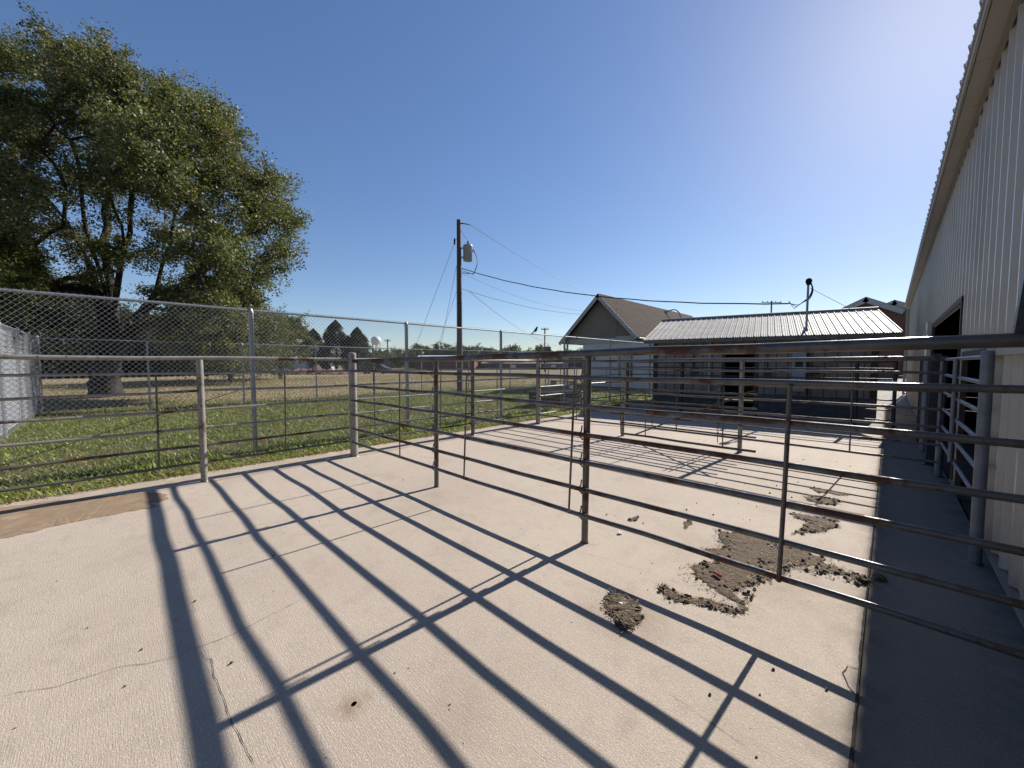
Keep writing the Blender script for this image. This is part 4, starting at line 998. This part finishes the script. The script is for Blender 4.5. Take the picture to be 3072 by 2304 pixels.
# quonset huts
def quonset(label, u0, u1, vt, vb, D, depth, end=True):
    sc = D / F_PX; c = dep((u0 + u1) / 2, vb, D); c[2] = -0.06; hw = (u1 - u0) / 2 * sc; hh = dep((u0 + u1) / 2, vt, D)[2] + 0.06
    t = thing('quonset_hut', label, 'hut', c); back = Vector((_fw0[0], _fw0[1], 0)) * depth + rv * depth * 0.25; c = Vector(c)
    prof = [c + rv * hw * math.cos(a) + Vector((0, 0, hh * math.sin(a))) for a in [math.pi * k / 16 for k in range(17)]]
    for k in range(6):
        b = MB(); f0, f1 = back * (k / 6 + .004), back * ((k + 1) / 6 - .004)
        b.add([p + f0 for p in prof] + [p + f1 for p in prof], [(i, i + 1, 18 + i, 17 + i) for i in range(16)]); b.build('shell_panel', M['white_steel'], t, True)
    b = MB(); b.add([p + back * .02 for p in prof], [tuple(range(17))]); b.build('end_wall', M['white_steel'], t, False)
    b = MB(); b.box(c + back * .015 + Vector((0, 0, hh * .33)), (hw * .5, .1, hh * .62), Matrix.Rotation(YAW, 3, 'Z')); b.build('door', M['transformer'], t, False)
quonset('wide white quonset hut beyond the dry field', 668, 805, 1047, 1110, 62, 9)
quonset('white quonset hut end standing by the dark junipers', 845, 904, 1056, 1108, 66, 8)
def boxhouse(name, label, cat, u0, u1, vr, ve, vb, D, depth, wall, roof, roofname='roof'):
    sc = D / F_PX; l = dep(u0, vb, D); r_ = dep(u1, vb, D); l[2] = r_[2] = 0; l, r_ = Vector(l), Vector(r_); ez = dep((u0 + u1) / 2, ve, D)[2]; rz_ = dep((u0 + u1) / 2, vr, D)[2]
    t = thing(name, label, cat, (l + r_) / 2); back = Vector((_fw0[0], _fw0[1], 0)) * depth; ax = (r_ - l).normalized()
    b = MB(); q = [l, r_, r_ + back, l + back]; up_ = Vector((0, 0, ez)); b.add(q + [x + up_ for x in q], [(0, 1, 5, 4), (1, 2, 6, 5), (2, 3, 7, 6), (3, 0, 4, 7)]); b.build('wall', wall, t, False)
    mid0, mid1 = l + back / 2 + Vector((0, 0, rz_)) - ax * .6, r_ + back / 2 + Vector((0, 0, rz_)) + ax * .6
    for s_ in (0, 1):
        e0 = l + back * s_ + Vector((0, 0, ez - .15)) - ax * .6 + back.normalized() * (.5 if s_ else -.5); e1 = r_ + back * s_ + Vector((0, 0, ez - .15)) + ax * .6 + back.normalized() * (.5 if s_ else -.5)
        d_ = Vector((0, 0, .12)); b = MB(); b.add([e0, e1, mid1, mid0, e0 + d_, e1 + d_, mid1 + d_, mid0 + d_], [(3, 2, 1, 0), (4, 5, 6, 7), (0, 1, 5, 4), (1, 2, 6, 5), (2, 3, 7, 6), (3, 0, 4, 7)]); b.build(roofname, roof, t, False)
    for s_ in (l, r_):
        b = MB(); b.add([s_ + up_, s_ + back + up_, s_ + back / 2 + Vector((0, 0, rz_))], [(0, 1, 2)]); b.build('gable', wall, t, False)
    n = max(2, int((r_ - l).length / 5))
    for k in range(n):
        c = l.lerp(r_, (k + .5) / n) - back.normalized() * .05 + Vector((0, 0, ez * .5)); b = MB(); b.box(c, (1.3, .12, ez * .55), Matrix.Rotation(YAW, 3, 'Z')); b.build('door', M['white_paint' if k % 2 else 'dark_steel'], t, False)
    return t
boxhouse('red_barn', 'long low red barn with white metal roof across the field', 'barn', 1246, 1420, 1066, 1080, 1106, 92, 12, M['red_barn'], M['white_steel'])
boxhouse('low_shed', 'low dark red shed behind the far chain link posts', 'shed', 1450, 1690, 1086, 1090, 1106, 100, 8, M['red_barn'], M['fascia'])
boxhouse('farm_house', 'small brick farm house half hidden by the trees beside the quonset hut', 'house', 815, 850, 1040, 1062, 1108, 72, 6, M['brick_far'], M['shingle'])
# earth pile
bm = bmesh.new(); bmesh.ops.create_grid(bm, x_segments=40, y_segments=14, size=1)
c = dep(945, 1110, 58); c[2] = -0.1
for v_ in bm.verts:
    x, y_ = v_.co.x, v_.co.y; e = max(0, 1 - x * x) * max(0, 1 - y_ * y_); n = 0.6 + 0.5 * math.sin(x * 9 + 1) * math.cos(y_ * 4) + 0.35 * math.sin(x * 23)
    p = Vector(c) + rv * x * 5.2 + Vector((_fw0[0], _fw0[1], 0)) * y_ * 2.5; v_.co = (p.x, p.y, max(-.1, e * n * 1.0 + rr.normal(0, .08)))
me = bpy.data.meshes.new('earth_pile'); bm.to_mesh(me); bm.free(); me.materials.append(M['dirt_red'])
tag(link(me, 'earth_pile'), 'long heap of red brown earth in front of the junipers', 'earth pile')
# water tower
D = 520.0; c = Vector(dep(1128, 1022, D)); rad = 15 * D / F_PX
wt = thing('water_tower', 'white ball water tower far behind the trees', 'water tower', (c.x, c.y, 0))
b = MB(); b.lathe([(rad * math.sin(math.pi * k / 14) + .01, -rad * .9 * math.cos(math.pi * k / 14)) for k in range(15)], c, 24); b.build('tank', M['white_steel'], wt)
for k in range(5):
    a = k * 1.257; b = MB(); b.tube([(c.x + math.cos(a) * rad * .85, c.y + math.sin(a) * rad * .85, 0), (c.x + math.cos(a) * rad * .8, c.y + math.sin(a) * rad * .8, c.z - rad * .3)], 0.7, 8); b.build('leg', M['white_steel'], wt)
b = MB(); b.tube([(c.x, c.y, 0), (c.x, c.y, c.z - rad * .8)], 1.0, 10); b.build('riser', M['white_steel'], wt)
# parked car by the field edge
cc = Vector(dep(1122, 1108, 60)); cc.z = -0.06
car = thing('parked_car', 'dark parked car at the field edge beside the earth pile', 'car', cc)
fwv = Vector((_fw0[0], _fw0[1], 0))
def carp(x, y_, z): return cc + rv * x + fwv * y_ + Vector((0, 0, z))
prof = [(-2.2, .35), (-2.25, .75), (-1.4, .92), (-.7, 1.42), (.9, 1.45), (1.6, .98), (2.2, .85), (2.25, .35)]
b = MB(); n = len(prof); b.add([carp(x, 0, z) for x, z in prof] + [carp(x, 1.75, z) for x, z in prof], [tuple(range(n)), tuple(range(2 * n - 1, n - 1, -1))] + [(i, n + i, n + (i + 1) % n, (i + 1) % n) for i in range(n)]); b.build('body', M['car_dark'], car, False)
b = MB(); b.add([carp(x, -.012, z) for x, z in ((-1.2, .97), (-.65, 1.36), (.8, 1.38), (1.35, .98))], [(0, 1, 2, 3)]); b.build('window', M['glass'], car, False)
for x in (-1.4, 1.4):
    for y_ in (0.05, 1.7):
        b = MB(); b.tube([carp(x, y_ - .1, .33), carp(x, y_ + .1, .33)], 0.33, 14); w_ = b.build('wheel', M['black'], car)
        b = MB(); b.tube([carp(x, y_ - .11, .33), carp(x, y_ + .11, .33)], 0.19, 10); b.build('rim', M['galv'], w_)

# ------------------------------------------------------------------ trees
def leaves(P, size, col_a, col_b, rg, aspect=0.55, droop=0.25):
    """diamond leaves at points P"""
    n = len(P); d = rg.normal(0, 1, (n, 3)); d[:, 2] = d[:, 2] * 0.6 - droop; d /= np.linalg.norm(d, axis=1)[:, None]
    e = rg.normal(0, 1, (n, 3)); e -= d * (e * d).sum(1)[:, None]; e /= np.linalg.norm(e, axis=1)[:, None] + 1e-9
    s = size * rg.uniform(0.6, 1.35, n)[:, None]
    V = np.stack([P - d * s * .5, P + e * s * aspect * .5, P + d * s * .5, P - e * s * aspect * .5], 1).reshape(-1, 3)
    Q = np.arange(4 * n).reshape(n, 4)
    t = rg.random(n)[:, None] ** 1.3; col = np.asarray(col_a) * (1 - t) + np.asarray(col_b) * t
    col *= rg.uniform(0.82, 1.18, (n, 1)); return V, Q, np.repeat(col, 4, 0)

def tree(name, label, cat, base, limbs, clusters, crad, nleaf, lsize, ca, cb, trunk_r, seed, group=None, twigs=7, flat=0.75, wind=(0, 0, 0), bark=None, minr=0.012):
    rg = np.random.default_rng(seed); base = np.asarray(base, float)
    root = thing(name, label, cat, base, group)
    nodes = []; par = []; cnt = []
    def add(p, pa): nodes.append(np.asarray(p, float)); par.append(pa); cnt.append(0.0); return len(nodes) - 1
    k0 = add(base - [0, 0, .15], -1); trunk_ids = {}
    for li, L_ in enumerate(limbs):
        last = k0 if L_[0] is None else trunk_ids[L_[0]]
        p0 = nodes[last]
        for pi, p in enumerate(L_[1]):
            p = np.asarray(p, float); seg = max(1, int(np.linalg.norm(p - nodes[last]) / 0.7)); a = nodes[last]
            for q in range(1, seg + 1):
                w = rg.normal(0, 0.05, 3) if q < seg else 0
                last = add(a + (p - a) * q / seg + w, last)
            trunk_ids[(li, pi)] = last
    ctr = nodes[trunk_ids[(0, len(limbs[0][1]) - 1)]]
    order = np.argsort(np.linalg.norm(clusters - ctr, axis=1))
    NA = np.array(nodes)
    for ci in order:
        c = clusters[ci]; NA = np.array(nodes[3:]) if len(nodes) > 6 else np.array(nodes)
        off = 3 if len(nodes) > 6 else 0
        dv = c - NA; dist = np.linalg.norm(dv, axis=1); pen = dist + 0.9 * np.maximum(0, NA[:, 2] - c[2] + 0.2)
        j = int(np.argmin(pen)) + off; a = nodes[j]; d = c - a; L_ = np.linalg.norm(d)
        if L_ < 0.3: cnt[j] += 1; continue
        seg = max(2, int(L_ / 0.6)); last = j
        for q in range(1, seg + 1):
            t = q / seg; p = a + d * t; p[2] += 0.10 * L_ * math.sin(math.pi * t); p += rg.normal(0, 0.03 * L_ ** .5, 3) * (q < seg); last = add(p, last)
        cnt[last] += 1
    for i in range(len(nodes) - 1, 0, -1): cnt[par[i]] += cnt[i]
    cnt = np.array(cnt); tot = max(cnt[0], 1); rad = np.maximum(minr, trunk_r * (np.maximum(cnt, .6) / tot) ** 0.54)
    # tubes, one frustum per edge
    N_ = np.array(nodes); pa = np.array(par); idx = np.arange(1, len(nodes)); A = N_[pa[idx]]; B = N_[idx]; ra = np.where(pa[idx] == 0, rad[0], np.minimum(rad[pa[idx]], rad[idx] * 1.35)); rb = rad[idx]
    d = B - A; d /= np.linalg.norm(d, axis=1)[:, None] + 1e-9; ref = np.where(np.abs(d[:, 2:3]) < .9, [[0, 0, 1.]], [[1., 0, 0]]); x = np.cross(d, ref); x /= np.linalg.norm(x, axis=1)[:, None]; y_ = np.cross(d, x); ns = 7
    ang = np.linspace(0, 2 * np.pi, ns, endpoint=False); V = []
    for P, r_ in ((A, ra), (B + d * rb[:, None] * .3, rb)):
        V.append(P[:, None, :] + r_[:, None, None] * (x[:, None, :] * np.cos(ang)[None, :, None] + y_[:, None, :] * np.sin(ang)[None, :, None]))
    m = len(idx); V = np.concatenate(V, 1).reshape(-1, 3); o0 = (np.arange(m) * 2 * ns)[:, None, None]; kk = np.arange(ns); k2 = (kk + 1) % ns
    Q = (o0 + np.stack([kk, k2, ns + k2, ns + kk], 1)[None]).reshape(-1, 4)
    # root flare
    if trunk_r > 0.25:
        fl = MB(); pr = [(trunk_r * 1.22, -.2), (trunk_r * 1.12, .15), (trunk_r * 1.04, .5), (trunk_r * 1.0, 1.0), (trunk_r * .98, 1.5)]; fl.lathe(pr, base, 14)
        fv = np.array(fl.v); hh = fv[:, 2] - base[2]; an = np.arctan2(fv[:, 1] - base[1], fv[:, 0] - base[0]); k = 1 + .13 * np.sin(an * 5 + 1) * np.clip(1.3 - hh, 0, 1); fv[:, :2] = base[:2] + (fv[:, :2] - base[:2]) * k[:, None]
        fq = np.array([f for f in fl.f if len(f) == 4]) + len(V); V = np.concatenate([V, fv]); Q = np.concatenate([Q, fq])
    me = np_mesh('trunk', V - base, Q, bark or M['bark']); me.polygons.foreach_set('use_smooth', np.ones(len(Q), bool)); link(me, 'trunk', root)
    # leaves along drooping twigs
    nc = len(clusters); per = nleaf // twigs; cr = crad * rg.uniform(.65, 1.3, nc)
    D_ = rg.normal(0, 1, (nc, twigs, 3)); D_[..., 2] *= flat; D_ /= np.linalg.norm(D_, axis=2)[..., None]; D_ += np.asarray(wind) * .8
    Lw = cr[:, None] * rg.uniform(.5, 1.25, (nc, twigs)); t = rg.random((nc, twigs, per)) ** .7
    P = clusters[:, None, None, :] + D_[:, :, None, :] * (Lw[:, :, None] * t)[..., None]
    P[..., 2] -= 0.22 * cr[:, None, None] * t ** 2
    P = P + rg.normal(0, 1, P.shape) * (0.12 * cr)[:, None, None, None]; P = P.reshape(-1, 3)
    V, Q, col = leaves(P, lsize, ca, cb, rg)
    tone = rg.uniform(.75, 1.25, (nc, 1)) * np.where(rg.random((nc, 1)) < .25, [[1.15, .95, .95]], [[1., 1., 1.]]); col = col * np.repeat(tone, twigs * per * 4, 0)
    link(np_mesh('crown', V - base, Q, M['leaf'], col), 'crown', root)
    return root

def in_poly(p, poly):
    x, y_ = p; c = False; n = len(poly)
    for i in range(n):
        x0, y0 = poly[i]; x1, y1 = poly[i - 1]
        if (y0 > y_) != (y1 > y_) and x < (x1 - x0) * (y_ - y0) / (y1 - y0) + x0: c = not c
    return c
def edge_d(p, poly):
    best = 1e9; p = np.array(p)
    for i in range(len(poly)):
        a, c = np.array(poly[i - 1], float), np.array(poly[i], float); t = np.clip(((p - a) @ (c - a)) / ((c - a) @ (c - a) + 1e-9), 0, 1); best = min(best, np.linalg.norm(p - a - (c - a) * t))
    return best
def crown_pts(poly, n, D0, half, rg, gaps=(), thin=None, ref=200.0):
    us = [p[0] for p in poly]; vs2 = [p[1] for p in poly]; out = []; tries = 0
    while len(out) < n and tries < 60000:
        tries += 1; p = (rg.uniform(min(us), max(us)), rg.uniform(min(vs2), max(vs2)))
        if not in_poly(p, poly): continue
        e = edge_d(p, poly)
        if e < 30: continue
        if any(((p[0] - g_[0]) / g_[2]) ** 2 + ((p[1] - g_[1]) / g_[3]) ** 2 < 1 for g_ in gaps): continue
        if thin and thin(p) < rg.random(): continue
        hd = half * min(1, (e / ref)) ** .5; out.append(dep(p[0], p[1], D0 + rg.uniform(-hd, hd)))
    return np.array(out)

rg = np.random.default_rng(21)
D0 = 18.1
outline = [(-330, 760), (-330, 420), (-230, 180), (-100, 75), (15, 38), (70, 95), (125, 30), (190, 85), (235, 120), (290, 45), (360, 110), (390, 150), (440, 135), (485, 205), (565, 238), (600, 270), (665, 285), (690, 340), (740, 385), (758, 450), (718, 482), (780, 478), (838, 482), (890, 560), (915, 660), (908, 770), (870, 830), (800, 880), (760, 930), (760, 1010), (690, 1080), (540, 1095), (470, 980), (440, 860), (380, 790), (330, 860), (180, 900), (60, 920), (-150, 890)]
gaps = [(145, 512, 45, 35), (271, 640, 45, 70), (139, 665, 45, 35), (434, 670, 50, 35), (386, 840, 75, 55), (446, 800, 45, 45), (280, 905, 80, 45), (735, 480, 30, 60)]
def thin(p):
    u, v = p
    if 130 < u < 470 and v > 560: return 0.42
    if v > 700 and 100 < u < 470: return 0.5
    return 1.0
cl = np.concatenate([crown_pts(outline, 600, D0, 6.2, rg, gaps, thin), crown_pts([(470, 860), (620, 830), (780, 850), (770, 1000), (700, 1085), (520, 1090), (470, 980)], 70, D0, 3.0, rg)])
def tp(u, v, dd=0.0): return dep(u, v, D0 + dd)
tb = gnd(318, 1190, -0.06)
limbs = [(None, [tp(322, 1060), tp(325, 960)]),
         ((0, 1), [tp(300, 880, .3), tp(255, 760, 1.0), tp(180, 640, 1.5), tp(70, 520, 2.2), tp(-40, 420, 2.5)]),
         ((0, 1), [tp(312, 860, -.3), tp(265, 720, -1.0), tp(245, 590, -1.6), tp(230, 470, -2.0), tp(170, 300, -2)]),
         ((0, 1), [tp(330, 850, .2), tp(312, 720, .8), tp(328, 600, 1.4), tp(320, 430, 1.8), tp(300, 220, 2)]),
         ((0, 1), [tp(350, 880, -.4), tp(368, 760, -1.0), tp(390, 640, -1.4), tp(425, 500, -1.6), tp(470, 330, -1.5)]),
         ((0, 0), [tp(385, 1010, .3), tp(440, 920, .6), tp(480, 820, .9), tp(515, 690, 1.2), tp(570, 520, 1.2), tp(600, 400, 1)]),
         ((5, 1), [tp(520, 880, -.2), tp(640, 790, -.5), tp(760, 690, -.8), tp(820, 590, -1)]),
         ((5, 1), [tp(500, 930, .2), tp(560, 930, .4), tp(600, 960, .4)])]
big = tree('elm_tree', 'huge leafy elm with forked dark trunk standing in the dry field', 'tree', tb, limbs, cl, 1.0, 760, 0.105, (0.055, 0.072, 0.025), (0.18, 0.175, 0.08), 0.52, 3, wind=(0.18, 0.10, 0.05))
# bright lower tree at the left edge
pl = [(-420, 640), (-200, 560), (-60, 610), (40, 640), (110, 690), (150, 760), (160, 830), (120, 900), (60, 960), (-60, 1010), (-300, 1000), (-430, 880)]
tree('elm_tree', 'bright yellow green low tree overhanging the white kennel', 'tree', gnd(-160, 1225, -.06), [(None, [dep(-160, 1060, 15), dep(-150, 960, 15)]), ((0, 1), [dep(-60, 850, 15), dep(60, 780, 15)]), ((0, 1), [dep(-230, 830, 15.5), dep(-300, 720, 15)])], crown_pts(pl, 110, 15.0, 2.5, rg), 0.75, 620, 0.10, (0.06, 0.08, 0.02), (0.16, 0.17, 0.05), 0.25, 4)
# trees and shrubs behind the elm
def bushy(label, u, vt, vb, hw, D, seed, n=60, ls=0.2, ca=(0.016, 0.024, 0.010), cb=(0.042, 0.052, 0.02), nl=330, group=None, name='leafy_tree', tr=0.2):  # default leaf colours set dark to stand for shade from the larger crowns
    poly = []; r2 = np.random.default_rng(seed + 100); h = vb - vt
    for k in range(14):
        a = 2 * math.pi * k / 14; q = 1 + r2.uniform(-.13, .13); poly.append((u + hw * q * math.sin(a), vt + h * .52 - h * .5 * q * math.cos(a)))
    e0 = min(hw, h * .5); sc = D / F_PX
    us = []; tries = 0
    while len(us) < n and tries < 20000:
        tries += 1; p = (r2.uniform(u - hw * 1.1, u + hw * 1.1), r2.uniform(vt - 5, vb + 5))
        if in_poly(p, poly): us.append(dep(p[0], p[1], D + r2.uniform(-1, 1) * hw * sc * .8 * math.sqrt(max(0.05, 1 - ((p[0] - u) / (hw * 1.15)) ** 2))))
    base = dep(u, vb, D); base[2] = -.06
    top = dep(u, vt + h * .5, D)
    return tree(name, label, 'tree', base, [(None, [base * .6 + np.array([*top[:2], top[2]]) * .4, top])], np.array(us), max(.25, 15 * sc) if h < 90 else max(.5, hw * sc * .33), nl, ls, ca, cb, tr, seed, group)
bushy('broad olive tree spreading behind the far chain link fence', 690, 925, 1100, 190, 33, 31, 130, 0.15, (0.05, 0.062, 0.024), (0.15, 0.15, 0.06), 420)
bushy('arching light branched tree beside the small white quonset hut', 840, 938, 1098, 95, 40, 32, 95, 0.17, (0.05, 0.062, 0.024), (0.13, 0.14, 0.05), 320)
bushy('dense dark shrub behind the kennel corner', 30, 800, 1114, 200, 44, 33, 240, 0.26)
bushy('dense dark tree left of the elm trunk', 205, 865, 1115, 160, 47, 34, 200, 0.26)
bushy('dark bushy tree behind the elm trunk', 350, 935, 1115, 140, 50, 35, 170, 0.26)
bushy('low dark tree right of the elm trunk', 480, 965, 1114, 130, 52, 36, 160, 0.26)
bushy('dark scrub tree behind the broad olive tree', 600, 975, 1112, 110, 56, 37, 130, 0.26)
# far tree line across the field
tl = [(1090, 1050, 60, 150), (1190, 1046, 55, 140), (1262, 1034, 42, 128), (1330, 1030, 34, 120), (1392, 1032, 32, 118), (1420, 1040, 40, 125), (1480, 1042, 40, 118), (1534, 1038, 26, 105), (1585, 1055, 35, 120), (1622, 1043, 30, 110), (1700, 1052, 48, 120), (1760, 1050, 40, 118), (1150, 1056, 40, 160), (1230, 1055, 40, 160), (1455, 1058, 50, 140), (1660, 1060, 50, 140)]
tnames = ['round green tree in the far row by the water tower', 'green tree in the far row below the distant crossarm pole', 'tall leafy tree left of the long red barn', 'round topped tree over the red barn roof', 'tree behind the utility pole over the red barn', 'wide tree at the right end of the red barn', 'dark domed tree between the pole and the second fence post', 'slim airy tree showing sky between its branches', 'low tree beside the slim airy tree', 'feathery tree behind the dark sign board', 'spreading tree under the house porch eave', 'low tree behind the house porch posts', 'far hazy tree under the water tower', 'far low tree between water tower and red barn', 'low far thicket tree beside the red barn end', 'low far thicket tree beside the sign board']
for i, (u, vt, hw, D) in enumerate(tl):
    bushy(tnames[i], u, vt, 1108, hw * 1.25, D, 50 + i, 85, 0.46, (0.045, 0.06, 0.022), (0.115, 0.125, 0.05), 150, 'far row of trees', tr=.25)
# junipers
def juniper(label, u, vt, vb, hw, D, seed):
    r2 = np.random.default_rng(seed); base = dep(u, vb, D); base[2] = -.06; h = dep(u, vt, D)[2]; w = hw * D / F_PX; n = 24000
    nc = 130; tc_ = r2.random(nc) ** .8; ac_ = r2.random(nc) * 6.283; pk = r2.integers(0, nc, n)
    t = np.clip(tc_[pk] + r2.normal(0, .035, n) + .05 * r2.random(n), 0, 1); a = ac_[pk] + r2.normal(0, .22, n); lob = r2.uniform(.7, 1.2, nc)[pk]
    prof = np.where(t < .25, .75 + t, 1.0) * (1 - t ** 2.3) ** .8; rad_ = w * prof * lob * np.sqrt(r2.uniform(.25, 1.05, n))
    P = np.stack([base[0] + rad_ * np.cos(a), base[1] + rad_ * np.sin(a), h * t + .1], 1)
    V, Q, col = leaves(P, 0.32, (0.018, 0.028, 0.014), (0.05, 0.065, 0.03), r2, .3, -.5)
    root = thing('juniper_tree', label, 'tree', base, 'dark junipers in a row')
    link(np_mesh('crown', V - base, Q, M['leaf'], col), 'crown', root)
    b = MB(); b.tube([base, (base[0], base[1], h * .8)], [.22, .04], 7); b.build('trunk', M['bark'], root)
juniper('dark juniper nearest the quonset hut, shortest of the three', 943, 990, 1106, 46, 70, 81)
juniper('tallest pointed dark juniper of the three', 1010, 965, 1106, 52, 70, 82)
juniper('dark juniper nearest the water tower', 1074, 985, 1106, 46, 70, 83)

# ------------------------------------------------------------------ grass, litter, weeds
def blades(name, label, xs, ys, hs, ws, cols, lean, rg, kind='stuff', z0=-0.06, mat='grass'):
    n = len(xs); a = rg.random(n) * 6.283; d = np.stack([np.cos(a), np.sin(a), np.zeros(n)], 1); e = np.stack([-d[:, 1], d[:, 0], np.zeros(n)], 1)
    P = np.stack([xs, ys, np.full(n, z0)], 1); tip = P + d * (hs * lean)[:, None] + np.array([0, 0, 1.]) * hs[:, None]; mid = P + d * (hs * lean * .35)[:, None] + np.array([0, 0, 1.]) * (hs * .6)[:, None]
    V = np.stack([P, mid + e * ws[:, None] * .5, tip, mid - e * ws[:, None] * .5], 1).reshape(-1, 3); Q = np.arange(4 * n).reshape(n, 4)
    return tag(link(np_mesh(name, V, Q, M[mat], np.repeat(cols, 4, 0)), name), label, 'grass', kind=kind)
rg = np.random.default_rng(99)
def field(n, x0, x1, y0, y1, powr=1.0):
    x = x1 + (x0 - x1) * rg.random(n) ** powr; y_ = rg.uniform(y0, y1, n); return x, y_
def gcol(n, dry=.25):
    t = rg.random(n)[:, None]; c = np.array([0.11, 0.165, 0.03]) * (1 - t) + np.array([0.32, 0.36, 0.085]) * t; m = rg.random(n) < dry; c[m] = np.array([0.30, 0.235, 0.12]) * rg.uniform(.6, 1.1, (m.sum(), 1)); return c * rg.uniform(.8, 1.2, (n, 1))
n = 230000; x, y_ = field(n, -19.5, -7.1, -3.2, 22, 1.25)
cl_ = np.sin(x * 1.7 + np.sin(y_ * 1.1)) * np.sin(y_ * 1.9 + np.sin(x * .8) * 1.5) + .5 * np.sin(x * 5.3 + y_ * 4.1) * np.sin(y_ * 6.1 - x * 2.3)
keep = (rg.random(n) < np.clip(.62 + .33 * cl_, .12, 1)) & ((x > -17.6 + np.sin(y_ * 1.3) * .8) | (rg.random(n) < .25)); x, y_, cl_ = x[keep], y_[keep], cl_[keep]; n = len(x)
blades('lawn_grass', 'short weedy green lawn between the two chain link fences', x, y_, rg.uniform(.03, .085, n) * (1 + .35 * np.clip(cl_, 0, 1.5)), rg.uniform(.008, .022, n), .85 * np.where((np.sin(x * 1.1 + 2 * np.sin(y_ * .7)) * np.sin(y_ * 1.3 + x * .4) + rg.normal(0, .35, n) > .55)[:, None], gcol(n, .75), gcol(n, .16)) * rg.choice([.45, .8, 1.2, 1.5], n)[:, None], rg.uniform(.5, 1.8, n), rg)
n = 17000; x = rg.normal(-8.02, .16, n); y_ = rg.uniform(-3.4, 18, n); tuft = np.clip(.5 + .6 * np.sin(y_ * 2.3) * np.sin(y_ * .9 + 1) + .3 * np.sin(y_ * 7), .1, 1.3)
blades('fence_weeds', 'taller unmown weeds growing along the foot of the tall chain link fence', x, y_, rg.uniform(.04, .17, n) * tuft, rg.uniform(.008, .018, n), gcol(n, .22), rg.uniform(.2, .9, n), rg)
n = 12000; x = -6.96 - np.abs(rg.normal(0, .2, n)) + .12 * np.sin(np.arange(n) * .37) * rg.random(n); y_ = rg.uniform(-3.4, 14, n)
blades('edge_grass', 'ragged grass and stems along the concrete edge', x, y_, rg.uniform(.03, .12, n), rg.uniform(.006, .014, n), gcol(n, .45), rg.uniform(.3, 1.4, n), rg)
n = 60000; x = rg.uniform(-48, -17.5, n); y_ = rg.uniform(-6, 42, n)
t = rg.random(n)[:, None]; c_ = np.array([0.33, 0.26, 0.155]) * (1 - t) + np.array([0.20, 0.17, 0.075]) * t
blades('dry_field_grass', 'short dry tan stubble of the field beyond the far fence', x, y_, rg.uniform(.03, .12, n), rg.uniform(.015, .04, n), c_, rg.uniform(.4, 1.2, n), rg)
# dead leaves and stems along the edge
n = 7500; x = -7.02 - np.abs(rg.normal(0, .32, n)) + .10; y_ = rg.uniform(-3.3, 13, n); P = np.stack([x, y_, np.where(x > EDGE, .006, -.05) + rg.uniform(0, .02, n)], 1)
V, Q, col = leaves(P, .045, (0.12, 0.07, 0.04), (0.36, 0.26, 0.15), rg, .6, 0); V[:, 2] = np.repeat(P[:, 2], 4) + (V[:, 2] - np.repeat(P[:, 2], 4)) * .3 + .004
tag(link(np_mesh('leaf_litter', V, Q, M['grass'], col), 'leaf_litter'), 'brown dead leaves and twigs strewn along the concrete edge', 'leaves', kind='stuff')
n = 260; a = rg.choice([0.95, 1.3, 5.2, 6.8], n); x = -0.05 + rg.normal(0, .012, n); y_ = a + rg.normal(0, .06, n)
blades('joint_weeds', 'small weeds sprouting from the joint at the shadow edge', x, y_, rg.uniform(.01, .05, n), rg.uniform(.004, .01, n), gcol(n, .4), rg.uniform(.3, 1.5, n), rg, z0=0.0)
# gravel alley between shed and barn
b = MB(); b.add([(-0.3, 15.2, -0.03), (0.66, 15.2, -0.03), (1.5, 60, -0.03), (-9, 60, -0.03), (-2.0, 24, -0.03), (-1.2, 15.2, -.03)], [(0, 1, 2, 3, 4, 5)])
M['gravel'] = simple('pale gravel', (0.50, 0.46, 0.41), (0.25, 0.22, 0.19), 14, 0.95, lo=.35, hi=.6, bmp=1.0, bscale=20, bdist=0.08, space='World')
tag(b.build('gravel_drive', M['gravel'], None, False), kind='structure')
